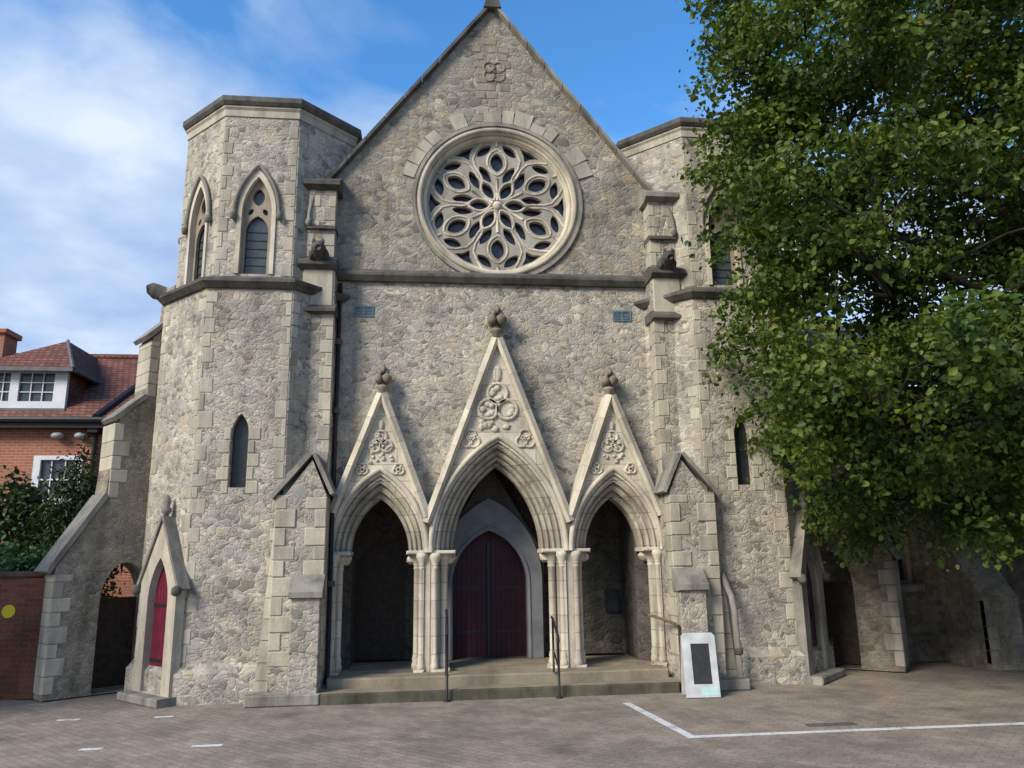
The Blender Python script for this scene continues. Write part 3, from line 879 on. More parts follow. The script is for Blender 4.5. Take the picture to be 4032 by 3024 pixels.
# ------------------------------------------------------------------ buttresses beside the front
def buttress(s):
    X = lambda a, b: tuple(sorted((s * a, s * b)))
    # upper pier, below and above the string course
    m = MB()
    m.box(*X(2.76, 3.30), -0.40, 0.30, 3.0, 6.86)
    m.box(*X(2.80, 3.24), -0.34, 0.30, 7.04, 8.36)
    bo = m.build('buttress', M_RUB, church)
    q = MB(); r_ = random.Random(20 + s)
    q.M = I4
    for z0, z1, a, b, y in ((3.1, 6.05, 2.76, 3.30, -0.40), (7.06, 8.34, 2.80, 3.24, -0.34)):
        z = z0; k = 0
        while z < z1 - 0.04:
            h = min(r_.uniform(0.2, 0.3), z1 - z)
            for e, (xx, dirn) in enumerate(((a, 1), (b, -1))):
                w = (0.10, 0.19)[(k + e) % 2]
                q.box(*X(xx - dirn * 0.012, xx + dirn * w), y - 0.012, y + (0.28, 0.16)[(k + e) % 2], z + .005, z + h - .005, 0.01)
            z += h; k += 1
    q.box(*X(2.775, 3.285), -0.425, 0.2, 6.16, 6.84, 0.02)
    q.build('quoin', M_QUOIN, bo)
    m = MB()
    # ledges
    x0, x1 = X(2.72, 3.28)
    m.prism_x([(0.2, 6.06), (0.2, 6.22), (-0.41, 6.20), (-0.52, 6.10), (-0.52, 6.05), (-0.40, 6.02)], x0, x1)
    x0, x1 = X(2.735, 3.36)
    m.prism_x([(0.3, 6.78), (0.3, 7.05), (-0.35, 7.05), (-0.54, 6.93), (-0.54, 6.87), (-0.42, 6.80)], x0, x1)
    x0, x1 = X(2.78, 3.26)
    m.prism_x([(0.2, 7.58), (0.2, 7.66), (-0.34, 7.66), (-0.42, 7.60), (-0.42, 7.56)], x0, x1)
    m.build('set_off', M_DARK, bo)
    # kneeler cap
    m = MB(); x0, x1 = X(2.72, 3.34)
    m.prism_x([(0.5, 8.34), (0.5, 8.78), (-0.18, 8.62), (-0.48, 8.44), (-0.48, 8.36), (-0.36, 8.30)], x0, x1)
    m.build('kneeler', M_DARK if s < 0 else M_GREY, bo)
    # gargoyle on the string course
    m = MB(); gx_ = s * 3.02
    m.tube([(gx_, -0.35, 7.02), (gx_, -0.50, 7.06), (gx_, -0.62, 7.12), (gx_ - s * .02, -0.74, 7.10), (gx_ - s * .02, -0.80, 7.06)], [0.13, 0.15, 0.12, 0.10, 0.05], 10)
    m.blob((gx_ - .07, -0.66, 7.22), (0.035, 0.03, 0.06), 1); m.blob((gx_ + .07, -0.66, 7.22), (0.035, 0.03, 0.06), 2)
    m.blob((gx_ - .12, -0.5, 7.03), (0.05, 0.12, 0.10), 3); m.blob((gx_ + .12, -0.5, 7.03), (0.05, 0.12, 0.10), 4)
    m.build('gargoyle', M_DARK, bo, True)
    # lower stage with gablet
    m = MB()
    xa, xb = X(2.70, 3.44)
    m.box(xa, xb, -0.90, 0.20, 0.02, 2.98)
    cx_ = s * 2.93
    m.plate([(s * 2.70, 2.98), (s * 3.32, 2.98), (cx_, 3.52)] if s > 0 else [(s * 3.32, 2.98), (s * 2.70, 2.98), (cx_, 3.52)], [], -0.90, -0.30)
    m.build('lower_stage', M_RUB, bo)
    q = MB(); z = 0.5; k = 0
    while z < 2.92:
        h = min(r_.uniform(0.2, 0.3), 2.95 - z)
        for e, (xx, dirn) in enumerate(((2.70, 1), (3.44, -1))):
            w = (0.16, 0.30)[(k + e) % 2]
            q.box(*X(xx - dirn * 0.012, xx + dirn * w), -0.912 - .006 * (k % 3), -0.55 + (0.0, -.12)[(k + e) % 2], z + .005, z + h - .005, 0.012)
        z += h; k += 1
    # battered corner running down to the ground on the tower side
    za = 0.02
    while za < 3.0:
        zb = min(za + r_.uniform(.22, .32), 3.02)
        w0 = 3.44 + 0.22 * (1 - za / 3.0); w1 = 3.44 + 0.22 * (1 - zb / 3.0)
        vs = [(s * 3.40, -0.86, za + .005), (s * w0, -0.80, za + .005), (s * w0, -0.3, za + .005), (s * 3.40, -0.3, za + .005), (s * 3.40, -0.86, zb - .005), (s * w1, -0.80, zb - .005), (s * w1, -0.3, zb - .005), (s * 3.40, -0.3, zb - .005)]
        q.add(vs, [(0, 1, 5, 4), (1, 2, 6, 5), (2, 3, 7, 6), (3, 0, 4, 7), (4, 5, 6, 7), (0, 3, 2, 1)])
        za = zb
    q.build('quoin', M_QUOIN, bo)
    m = MB()
    # gablet copings
    for (x0, z0, x1, z1) in ((2.93, 3.60, 2.64, 2.98), (2.93, 3.60, 3.50, 2.92)):
        d = Vector((x1 - x0, 0, z1 - z0)); d.normalize(); nn = Vector((-d.z, 0, d.x))
        if nn.z < 0: nn = -nn
        a_ = Vector((x0, 0, z0)); b_ = Vector((x1, 0, z1))
        c4 = [a_, b_, b_ + nn * .06, a_ + nn * .06]
        m.plate([(s * p_.x, p_.z) for p_ in c4], [], -0.95, -0.2)
    m.build('gablet_coping', M_GREY, bo)
    # sloping weathering behind the gablet
    m = MB(); x0, x1 = X(2.76, 3.36)
    m.prism_x([(-0.38, 2.96), (-0.38, 3.75), (-0.88, 2.98)], x0, x1); m.build('weathering', M_GREY, bo)
    # front block with sloped set-off
    m = MB(); x0, x1 = X(2.70, 3.12)
    m.box(x0, x1, -1.14, -0.9, 0.02, 1.50, 0.015); m.build('front_block', M_RUB, bo)
    m = MB(); x0, x1 = X(2.67, 3.15)
    m.prism_x([(-0.88, 1.46), (-0.88, 1.80), (-0.95, 1.80), (-1.20, 1.56), (-1.20, 1.48), (-1.14, 1.46)], x0, x1); m.build('front_set_off', M_GREY, bo)
    m = MB(); x0, x1 = X(2.66, 3.70)
    m.box(x0, x1, -1.18, -0.2, 0.0, 0.16, 0.02); m.build('buttress_plinth', M_GREY, bo)
for s in (-1, 1):
    buttress(s)

# ------------------------------------------------------------------ octagonal towers
TC = (4.07, 0.965)
K = 1.2071
def tower(sg):
    xc, yc = sg * TC[0], TC[1]
    S0, S1 = 1.36, 1.24
    A0, A1 = K * S0, K * S1
    tw = None
    lo = MB(); up = MB(); wins = []
    fr = {}
    for k in range(8):
        ph = -pi / 2 + k * pi / 4
        n_ = (cos(ph), sin(ph), 0)
        F0 = frame((xc + n_[0] * A0, yc + n_[1] * A0, 0), n_); F1 = frame((xc + n_[0] * A1, yc + n_[1] * A1, 0), n_)
        fr[k] = (F0, F1)
        d = 0.18; h0 = S0 / 2; h1 = S1 / 2
        lo.M = F0; up.M = F1
        holes0 = []
        if k == 0:
            holes0 = [arch(-0.02 * -sg, 0.13, 3.98, 0.30, 3.12, 8)]
        lo.plate([(-h0, 0.0), (h0, 0.0), (h0, 6.5), (-h0, 6.5)], holes0, 0.0, d)
        holes1 = []
        if k in (0, 1, 7, 2, 6):
            holes1 = [arch(0, 0.30, 7.75, 0.78, 6.66, 12)]
        up.plate([(-h1, 6.5), (h1, 6.5), (h1, 9.78), (-h1, 9.78)], holes1, 0.0, d)
    tw = lo.build('tower', M_RUB, church)
    up.build('belfry', M_RUB, tw)
    r_ = random.Random(90 + sg)
    q = MB(); qg = MB()
    for k in range(8):
        q.M = fr[k][0]; qg.M = fr[k][1]
        quoins(q, -S0 / 2, 0.55, 6.3, 1, r_, w=(0.07, 0.19)); quoins(q, S0 / 2, 0.55, 6.3, -1, r_, w=(0.07, 0.19))
        quoins(qg, -S1 / 2, 6.62, 9.4, 1, r_, w=(0.08, 0.17), jit=.02); quoins(qg, S1 / 2, 6.62, 9.4, -1, r_, w=(0.08, 0.17), jit=.02)
        if k == 0:
            q.M = fr[0][0]
            z = 3.02
            for i in range(5):
                for s in (-1, 1):
                    w = 0.10 + 0.08 * ((i + (s > 0)) % 2)
                    a_, b_ = sorted((-0.02 * -sg + s * 0.135, -0.02 * -sg + s * (0.135 + w)))
                    q.box(a_, b_, -0.014, 0.1, z + .006, z + .20, 0.01)
                z += .21
    q.build('quoin', M_QUOIN, tw); qg.build('belfry_quoin', M_QUOIN, tw)
    # slit window glass
    g_ = MB(fr[0][0]); g_.plate(arch(-0.02 * -sg, 0.15, 3.96, 0.34, 3.08, 8), [], 0.12, 0.14); g_.build('slit_window', M_SLIT, tw)
    # string, cornice, parapet bands
    def octring(m, prof, skip=()):
        rings = []
        for (a_, z) in prof:
            R = a_ / cos(pi / 8)
            rings.append([(xc + R * cos(-pi / 2 + pi / 8 + j * pi / 4), yc + R * sin(-pi / 2 + pi / 8 + j * pi / 4), z) for j in range(8)])
        vs = [p for r in rings for p in r]; fs = []
        for i in range(len(prof) - 1):
            for j in range(8):
                if j in skip: continue
                l = (j + 1) % 8
                fs.append((i * 8 + j, i * 8 + l, (i + 1) * 8 + l, (i + 1) * 8 + j))
        m.add(vs, fs)
    m = MB(); octring(m, [(A0 - .02, 6.34), (A0 + .05, 6.36), (A0 + .13, 6.44), (A0 + .13, 6.49), (A1 + .0, 6.62)])
    m.build('tower_string', M_DARK, tw)
    m = MB(); octring(m, [(A1 - .01, 9.54), (A1 + .02, 9.54), (A1 + .02, 9.66), (A1 + .05, 9.70), (A1 + .05, 9.73)]); m.build('tower_frieze', M_QUOIN, tw)
    m = MB(); octring(m, [(A1 + .0, 9.732), (A1 + .07, 9.735), (A1 + .11, 9.79), (A1 + .11, 9.88), (A1 + .02, 9.91), (A1 - .25, 9.92)])
    m.build('tower_cornice', M_DARK, tw)
    m = MB(); octring(m, [(A1 - .2, 9.90), (0.02, 10.4)]); m.build('tower_roof', M_LEAD, tw)
    m = MB(); octring(m, [(A0 + .10, 0.0), (A0 + .10, 0.42), (A0 + .06, 0.46), (A0 + .0, 0.55)], (5, 6) if sg > 0 else (0, 1)); m.build('tower_plinth', M_RUB, tw)
    # belfry lancets
    for k in (0, 1, 7, 2, 6):
        F = fr[k][1]
        w = MB(F); outer = arch(0, 0.315, 7.75, 0.80, 6.66, 12); inner = arch(0, 0.245, 7.75, 0.66, 6.66, 12)
        w.plate(outer + inner[::-1], [], -0.03, 0.14)
        wo_ = w.build('lancet_window', M_CREAM, tw)
        t_ = MB(F)
        tri = [(0.115 * cos(a_), 8.06 + 0.115 * sin(a_)) for a_ in np.linspace(0, 2 * pi, 16)[:-1]]
        t_.plate(arch(0, 0.25, 7.75, 0.67, 6.66, 12), [arch(0, 0.185, 7.45, 0.28, 6.69, 10), lens(0, 8.07, 0.16, 0.10, pi / 2, 6), lens(-0.12, 7.80, 0.07, 0.04, rad(60), 5), lens(0.12, 7.80, 0.07, 0.04, rad(120), 5)], 0.07, 0.12)
        t_.build('tracery', M_BROWN, wo_)
        gl = MB(F); gl.plate(arch(0, 0.28, 7.75, 0.72, 6.64, 10), [], 0.14, 0.155); gl.build('glass', M_GLASS2, wo_)
        ld = MB(F)
        for i in range(5):
            ld.box(-0.18, 0.18, 0.128, 0.138, 6.85 + i * .15, 6.862 + i * .15)
        ld.build('saddle_bar', M_BLACK, wo_, gap=0.5)
        h_ = MB(F); h_.tube([(x, -0.05, z) for x, z in arch(0, 0.37, 7.72, 0.90, None, 12)], 0.035, 6); 
        for s in (-1, 1): h_.blob((s * 0.38, -0.06, 7.68), (0.06, 0.06, 0.08), 5 + s, 8, 5, .25)
        h_.build('hood_mould', M_GREY, wo_, True)
    # gabled side porch with a red door on the front diagonal face
    k = 7 if sg < 0 else 1
    F = fr[k][0] @ Matrix.Translation((0.18 * -sg, 0, 0))
    pw = 0.54
    P = MB(F)
    P.plate([(-pw, 0.02), (pw, 0.02), (pw, 1.72), (0, 2.64), (-pw, 1.72)], [arch(0, 0.30, 1.42, 0.66, 0.13, 12)], -0.15, -0.005)
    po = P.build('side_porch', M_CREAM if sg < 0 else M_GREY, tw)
    D = MB(F); D.plate(arch(0, 0.295, 1.45, 0.715, 0.13, 12), [], -0.03, -0.006); do = D.build('side_door', M_RED if sg < 0 else M_REDD, po)  # right-hand door in darker red: its shade put into the colour
    D = MB(F)
    for i in range(-3, 4):
        D.box(i * .08 - .036, i * .08 + .036, -0.042, -0.028, 0.15, 1.92 - abs(i) * .13)
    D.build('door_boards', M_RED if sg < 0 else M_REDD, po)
    for z in (.55, 1.35):
        D = MB(F); D.box(-.27, .20, -0.054, -0.040, z, z + .045); D.build('hinge_strap', M_BLACK, po)
    D = MB(F); D.tube([(.16 + .05 * cos(t * pi / 5), -0.06, 1.0 + .05 * sin(t * pi / 5)) for t in range(10)], .012, 6, True); D.build('ring_handle', M_BLACK, po, True)
    for s in (-1, 1):
        nn = Vector((s * 1.08, 0, pw + .07)).normalized()
        a_ = Vector((s * (pw + .07), 0, 1.60)); b_ = Vector((0, 0, 2.68))
        C = MB(F); C.plate([(p_.x, p_.z) for p_ in ((a_, b_, b_ + nn * .055, a_ + nn * .055))], [], -0.185, -0.003); C.build('porch_coping', M_GREY, po)
    C = MB(F); C.lathe((0, -0.12, 2.68), [(0.045, 0), (0.045, .06), (0.08, .09), (0.08, .14), (0.045, .17), (0.065, .24), (0.045, .32), (0.01, .36)], 8); C.build('porch_finial', M_GREY, po, True)
    for s in (-1, 1):
        C = MB(F); C.blob((s * (pw + .07), -0.19, 1.60), (0.06, 0.08, 0.08), 3 + s, 8, 6, .25); C.build('label_stop', M_DARK, po, True)
    C = MB(F); C.box(-pw - .05, pw + .05, -0.36, -0.0, 0.0, 0.12, 0.02); C.build('door_step', M_GREY, po)
    # stepped raking buttress with an arched passage
    u = Vector((sg * 0.77, -0.64, 0)).normalized(); nrm = Vector((-sg * 0.64, -0.77, 0)).normalized()
    root = Vector((sg * 5.45, 1.34, 0))
    nn = nrm
    uu = Vector((-nn.y, nn.x, 0))
    F = frame(root, nn)
    dirn = 1 if uu.dot(u) > 0 else -1
    p = lambda a_, z: (dirn * a_, z)
    prof = [(-0.1, 0.02), (2.02, 0.02), (2.02, 1.95), (1.42, 2.95), (1.30, 4.38), (1.28, 4.40), (0.92, 4.72), (0.88, 5.85), (0.60, 6.15), (0.58, 6.9), (-0.1, 6.9)]
    holearch = [(0.62, 0.03), (1.34, 0.03)] + [(0.98 + 0.36 * cos(t), 1.40 + 0.62 * sin(t)) for t in np.linspace(0, pi, 13)]
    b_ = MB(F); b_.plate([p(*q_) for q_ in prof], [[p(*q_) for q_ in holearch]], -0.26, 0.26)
    fo = b_.build('raking_buttress', M_RUBD if sg < 0 else M_AISLE, tw)  # right-hand one takes the rubble with tree shade in its colour
    c_ = MB(F)
    for (a0, z0, a1, z1) in ((2.10, 1.86, 1.36, 3.08), (1.36, 4.32, 0.88, 4.78), (0.96, 5.80, 0.55, 6.24)):
        d = Vector((a1 - a0, 0, z1 - z0)).normalized(); q2 = Vector((abs(d.z), 0, abs(d.x)))
        a_ = Vector((a0, 0, z0)); e_ = Vector((a1, 0, z1))
        c_.plate([p(v_.x, v_.z) for v_ in (a_, e_, e_ + q2 * .08, a_ + q2 * .08)], [], -0.30, 0.30)
    c_.build('coping', M_GREY, fo)
    qe = MB()
    for a0, z0, z1 in ((2.02, 0.1, 1.85), (1.36, 3.05, 4.3), (0.9, 4.8, 5.8)):
        z = z0; kk = 0
        while z < z1 - .05:
            h = min(r_.uniform(.2, .3), z1 - z); w = (0.14, 0.26)[kk % 2]
            qe.M = F
            x0, x1 = sorted((dirn * (a0 - w), dirn * (a0 + 0.012)))
            qe.box(x0, x1, -0.275, 0.275, z + .005, z + h - .005, .01)
            z += h; kk += 1
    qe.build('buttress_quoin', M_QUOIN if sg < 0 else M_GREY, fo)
    gt = MB(F); gt.plate([p(0.60, 0.05), p(1.36, 0.05), p(1.36, 1.45), p(0.60, 1.45)], [], 0.16, 0.20)
    gt.build('passage_gate', M_WOOD, fo)
    # gargoyle on the outer corner
    R = (A0 + .1) / cos(pi / 8); a0 = -pi / 2 - pi / 8 * 3 if sg < 0 else -pi / 2 + pi / 8 * 3
    c0 = Vector((xc + R * cos(a0), yc + R * sin(a0), 6.55)); o_ = Vector((cos(a0), sin(a0), 0))
    g_ = MB(); g_.tube([c0 - o_ * .1, c0 + o_ * .06 + Vector((0, 0, .03)), c0 + o_ * .13 + Vector((0, 0, .06)), c0 + o_ * .2 + Vector((0, 0, .05))], [.13, .14, .12, .07], 8)
    g_.build('tower_gargoyle', M_DARK, tw, True)
    return tw
tower(-1)
tower(1)

# aisle wall to the right, under the tree
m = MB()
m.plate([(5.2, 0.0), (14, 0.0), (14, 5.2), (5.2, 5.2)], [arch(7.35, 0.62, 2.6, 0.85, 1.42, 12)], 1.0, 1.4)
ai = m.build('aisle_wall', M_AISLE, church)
m = MB(); m.plate(arch(7.35, 0.62, 2.6, 0.85, 1.42, 12), [arch(7.05, 0.24, 2.5, 0.45, 1.46, 8), arch(7.65, 0.24, 2.5, 0.45, 1.46, 8), lens(7.35, 3.02, .2, .15, pi / 2)], 1.10, 1.22)
aw = m.build('aisle_window', M_BROWN, ai)
m = MB(); m.plate(arch(7.35, 0.66, 2.6, 0.9, 1.40, 12), [], 1.25, 1.27); m.build('glass', M_GLASS, aw)
m = MB(); m.box(6.62, 8.08, 0.88, 1.0, 1.26, 1.40, .03); m.build('sill', M_GREY, aw)
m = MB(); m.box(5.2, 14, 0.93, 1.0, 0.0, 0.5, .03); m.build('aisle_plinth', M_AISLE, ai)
m = MB()
m.add([(5.0, 0.9, 5.2), (14.2, 0.9, 5.2), (14.2, 4.5, 7.6), (5.0, 4.5, 7.6)], [(0, 1, 2, 3)]); m.build('aisle_roof', M_SLATE, ai)
for x in (8.75, 11.6):
    m = MB()
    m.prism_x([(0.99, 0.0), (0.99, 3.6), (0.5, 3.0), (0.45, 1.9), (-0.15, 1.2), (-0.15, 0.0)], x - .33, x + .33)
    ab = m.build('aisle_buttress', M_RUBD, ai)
    q = MB(); r_ = random.Random(4)
    quoins(q, x - .33, 0.1, 1.15, 1, r_, y=-0.15); quoins(q, x + .33, 0.1, 1.15, -1, r_, y=-0.15); q.build('quoin', M_GREY, ab)

# rain water pipes in the angles beside the buttresses
for s in (1, -1):
    m = MB(); x = s * 3.52
    if s > 0:
        path = [(s * 3.46, -0.46, 6.2), (s * 3.46, -0.52, 5.9), (s * 3.46, -0.55, 3.0), (s * 3.50, -0.60, 2.1), (s * 3.52, -0.75, 1.75), (s * 3.58, -0.98, 1.35), (s * 3.60, -1.0, 1.1), (s * 3.62, -1.0, 0.12)]
    else:
        path = [(s * 2.70, -0.06, 6.7), (s * 2.70, -0.06, 3.2), (s * 2.69, -0.25, 2.9), (s * 2.66, -0.42, 2.7), (s * 2.65, -0.42, 0.2)]
    m.tube(path, 0.05 if s > 0 else 0.035, 10)
    pp = m.build('downpipe', M_GREY if s > 0 else M_BLACK, church, True)
    m = MB()
    for z in ((5.2, 4.0, 2.9, 0.5) if s > 0 else (5.6, 4.4, 1.6)):
        xx, yy = (s * 3.46, -0.55) if s > 0 else (s * 2.70, -0.06)
        if z < 1 and s > 0: xx, yy = s * 3.62, -1.0
        if z < 2 and s < 0: xx, yy = s * 2.65, -0.42
        m.lathe((xx, yy, z), [(0.068, 0), (0.072, .02), (0.072, .07), (0.068, .09)], 10)
    m.build('pipe_collar', M_DARK, pp, True)

# ------------------------------------------------------------------ things in front of the church
def handrail(x, y0, h, label):
    e = empty('handrail', (x, y0, 0))
    m = MB(); m.tube([(x, y0, 0), (x, y0, h)], 0.019, 8); m.lathe((x, y0, 0), [(0.05, 0.0), (0.05, .015), (0.03, .03)], 10); m.build('post', M_BLACK, e, True)
    m = MB(); m.tube([(x, y0 + .46, 0.288), (x, y0 + .46, h + .22)], 0.018, 8); m.build('post', M_BLACK, e, True)
    m = MB(); m.tube([(x, y0 - .06, h - .06), (x, y0 - .03, h), (x, y0, h + .03), (x, y0 + .46, h + .24), (x, y0 + .56, h + .25)], 0.020, 8); m.build('rail', M_BLACK, e, True)
    m = MB(); m.tube([(x, y0, h * .5), (x, y0 + .46, h * .5 + .2)], 0.014, 8); m.build('mid_rail', M_BLACK, e, True)
    tag(e, label, 'handrail', 'black handrails on the porch steps')
handrail(-0.86, -1.22, 0.98, 'thin black iron handrail on the steps left of the crimson main door')
handrail(0.77, -1.25, 0.84, 'thin black iron handrail on the steps right of the crimson main door')

e = empty('sandwich_board', (2.86, -1.52, 0))
bx, by = 2.80, -1.52
for nm, s in (('front_panel', -1), ('back_panel', 1)):
    F = Matrix.Translation((bx, by, 0.88)) @ Matrix.Rotation(rad(-5), 4, 'Z') @ Matrix.Rotation(s * rad(9), 4, 'X')
    m = MB(F)
    out = [(-.25, -1.0), (.25, -1.0), (.25, -.05), (.21, .0), (-.21, .0), (-.25, -.05)]
    hl = [(-.12, -.80), (.15, -.80), (.15, -.17), (-.12, -.17)]
    out = [(x_ * .98, z_ * .88) for x_, z_ in out]; hl = [(x_, z_ * .88) for x_, z_ in hl]
    m.plate(out, [hl] if s < 0 else [], -.015, .015)
    fp = m.build(nm, M_BOARD, e)
    if s < 0:
        m = MB(F); m.plate(hl, [], -.004, .008); m.build('chalk_panel', M_CHALK, fp)
        m = MB(F); m.box(-.02, .22, -.019, -.0155, -.855, -.745); m.build('printed_strip', M_TEAL, fp)
tag(e, 'white pavement sandwich board with a dark panel beside the right buttress', 'sign board')

e = empty('stair_rail', (2.5, -0.45, 0))
m = MB(); m.tube([(2.42, -0.36, 1.06), (2.46, -0.46, 1.05), (2.62, -1.0, 0.98), (2.66, -1.12, 0.94)], 0.025, 8); m.build('rail', M_HAND, e, True)
m = MB(); m.tube([(2.66, -1.12, 0.0), (2.66, -1.12, 0.95)], 0.02, 8); m.build('post', M_HAND, e, True)
tag(e, 'short brown sloping handrail between the right arch and the sandwich board', 'handrail')

e = empty('notice_board', (2.2, 1.27, 1.05))
m = MB(); m.plate([(2.08, 1.0), (2.34, 1.0), (2.34, 1.40), (2.08, 1.40)], [[(2.105, 1.025), (2.315, 1.025), (2.315, 1.375), (2.105, 1.375)]], 1.26, 1.296); m.build('frame', M_BLACK, e)
m = MB(); m.box(2.105, 2.315, 1.28, 1.292, 1.025, 1.375); m.build('panel', M_CHALK, e)
tag(e, 'small black notice board on the dim wall inside the right arch', 'notice board')

m = MB(); gx0, gy0 = 3.66, -3.60
m.plate([(gx0 - .30, -.07), (gx0 + .30, -.07), (gx0 + .30, .07), (gx0 - .30, .07)], [[(gx0 - .26 + i * .053, -.045), (gx0 - .26 + i * .053, .045), (gx0 - .235 + i * .053, .045), (gx0 - .235 + i * .053, -.045)] for i in range(10)], 0, 0.02)
g2 = MB(Matrix.Translation((0, gy0, 0.008)) @ Matrix.Rotation(rad(-90), 4, 'X')); g2.v = [g2.M @ p for p in m.v]; g2.f = m.f; g2.M = I4
dc = g2.build('smudge_grate', plain('smudge_dark', (0.10, 0.088, 0.075), 0.7, 0.4, 14), None, gap=None)  # made-up grate standing in for an unidentified dark smudge
tag(dc, 'narrow dark drain grate put in for a smudge just behind the long white line', 'drain grate')

# ------------------------------------------------------------------ brick wall, shrubs and house on the left
e = empty('boundary_wall', (-9, 0.3, 0))
m = MB(); m.box(-16, -7.16, 0.22, 0.46, 0.0, 1.80); m.build('brickwork', M_BRICKD, e)
m = MB(); m.box(-16, -7.12, 0.17, 0.51, 1.80, 1.90, .03); m.build('coping', plain('brick_coping', (0.10, 0.055, 0.04), .9, .3, 8), e)
m = MB(); m.box(-7.34, -7.08, 0.14, 0.54, 0.0, 1.795, .02); m.build('end_pier', M_BRICKD, e)
tag(e, 'dark red brick garden wall at the far left below the shrubs', 'wall')
m = MB(); m.lathe((0, 0, 0), [(0.001, 0), (0.12, 0), (0.12, 0.012), (0.001, 0.014)], 20)
m2 = MB(Matrix.Translation((-7.62, 0.218, 1.30)) @ Matrix.Rotation(rad(90), 4, 'X')); m2.lathe((0, 0, 0), [(0.001, 0), (0.10, 0), (0.10, 0.012), (0.001, 0.014)], 20)
ys = m2.build('wall_sign', M_YELLOW, None)
tag(ys, 'small round yellow sign fixed to the dark brick wall', 'sign')

HY = 8.0
house = empty('brick_house', (-12, HY, 0))
tag(house, 'red brick house with tiled roof and white dormer beyond the garden wall', 'house')
m = MB(); m.plate([(-17.5, 0), (-5.2, 0), (-5.2, 5.65), (-17.5, 5.65)], [[(-11.14, 3.55), (-11.14, 4.66), (-10.14, 4.66), (-10.14, 3.55)][::-1]], HY, HY + .3)
m.build('wall', M_BRICK, house)
m = MB(); m.box(-17.5, -5.2, HY + .3, HY + 7, 0, 5.6); m.build('house_body', M_BRICK, house)
m = MB()
rz0, rz1 = 5.62, 8.12
m.add([(-17.8, HY - .35, rz0), (-5, HY - .35, rz0), (-5, HY + 3.1, rz1), (-17.8, HY + 3.1, rz1), (-5, HY + 6.8, rz0), (-17.8, HY + 6.8, rz0)], [(0, 1, 2, 3), (3, 2, 4, 5)])
roof = m.build('roof', M_TILE, house)
m = MB(); m.tube([(-17.8, HY + 3.1, rz1 + .03), (-5, HY + 3.1, rz1 + .03)], .10, 8); m.build('ridge_tile', M_TILE, roof)
m = MB(); m.tube([(-17.8, HY - .40, rz0 - .02), (-5, HY - .40, rz0 - .02)], .075, 8); m.box(-17.8, -5, HY - .34, HY, rz0 - .22, rz0 - .08); m.build('gutter', M_BLACK, house)
m = MB()
slope = (rz1 - rz0) / 3.45
for (xa, ya, xb, yb) in ((-9.72, HY - .3, -9.0, HY + 2.9),):
    za, zb = rz0 + (ya - HY + .35) * slope, rz0 + (yb - HY + .35) * slope
    m.tube([(xa, ya, za + .03), (xb, yb, zb + .03)], .10, 6)
m.build('lead_valley', M_BLACK, roof)
m = MB(); m.tube([(-9.78, HY - .2, 5.5), (-9.78, HY - .08, 5.2), (-9.78, HY - .08, 0)], .06, 8); m.box(-9.92, -9.64, HY - .28, HY - .03, 5.28, 5.52, .02); m.build('downpipe', M_BLACK, house)
# dormer
dx0, dx1, dz0, dz1, dy = -13.0, -10.72, 5.98, 7.05, HY + .15
m = MB(); m.plate([(dx0, dz0), (dx1, dz0), (dx1, dz1), (dx0, dz1)], [[(dx0 + .30, dz0 + .2), (dx0 + .30, dz1 - .1), (dx0 + .86, dz1 - .1), (dx0 + .86, dz0 + .2)], [(dx0 + 1.08, dz0 + .2), (dx0 + 1.08, dz1 - .1), (dx1 - .32, dz1 - .1), (dx1 - .32, dz0 + .2)]], dy, dy + .12)
dm = m.build('dormer', M_WHITE, roof)
# keep depth at thing > part > sub-part
dm.parent = house; dm.matrix_parent_inverse = Matrix.Translation(-house.location)
m = MB(); m.box(dx0 + .05, dx1 - .05, dy + .08, dy + .10, dz0 + .1, dz1 - .05); m.build('glass', M_GLASS2, dm)
m = MB()
for x0, x1 in ((dx0 + .30, dx0 + .86), (dx0 + 1.08, dx1 - .32)):
    for i in (1, 2): m.box(x0 + (x1 - x0) * i / 3 - .012, x0 + (x1 - x0) * i / 3 + .012, dy + .03, dy + .07, dz0 + .2, dz1 - .1)
    for i in (1, 2): m.box(x0, x1, dy + .035, dy + .065, dz0 + .2 + .77 * i / 3 - .012, dz0 + .2 + .77 * i / 3 + .012)
m.build('glazing_bar', M_WHITE, dm)
m = MB(); m.box(dx0 - .05, dx1 + .05, dy - .1, dy, dz0 - .10, dz0 - .002); m.build('sill', M_LEAD, dm)
m = MB()
for x in (dx0, dx1 - .08):
    m.add([(x, dy + .12, dz0), (x + .08, dy + .12, dz0), (x + .08, dy + .12, dz1), (x, dy + .12, dz1), (x, dy + 2.0, dz1), (x + .08, dy + 2.0, dz1)], [(1, 2, 5), (0, 4, 3), (2, 3, 4, 5), (0, 1, 2, 3)])
m.build('dormer_cheek', M_TILE, dm)
m = MB()
xm = (dx0 + dx1) / 2; ov = .22
xp = -11.25; ap = (xp, dy + 0.95, dz1 + 1.05); bk = (xp, dy + 3.6, dz1 + 1.05)
fl, frr = (dx0 - ov, dy - .25, dz1 - .02), (dx1 + ov, dy - .25, dz1 - .02)
bl, brr = (dx0 - ov, dy + 2.2, dz1 - .02), (dx1 + ov, dy + 2.2, dz1 - .02)
m.add([fl, frr, ap, bk, bl, brr], [(0, 1, 2), (1, 5, 3, 2), (0, 2, 3, 4), (0, 4, 5, 1)])
m.build('dormer_roof', M_TILE, dm)
m = MB(); m.box(dx0 - ov, dx1 + ov, dy - .27, dy - .19, dz1 - .10, dz1 - .0); m.tube([frr, ap], .05, 6); m.tube([(dx1 + ov, dy - .2, dz1 - .05), (dx1 + ov, dy + 1.6, dz1 - .05)], .07, 6); m.build('dormer_eaves', M_LEAD, dm)
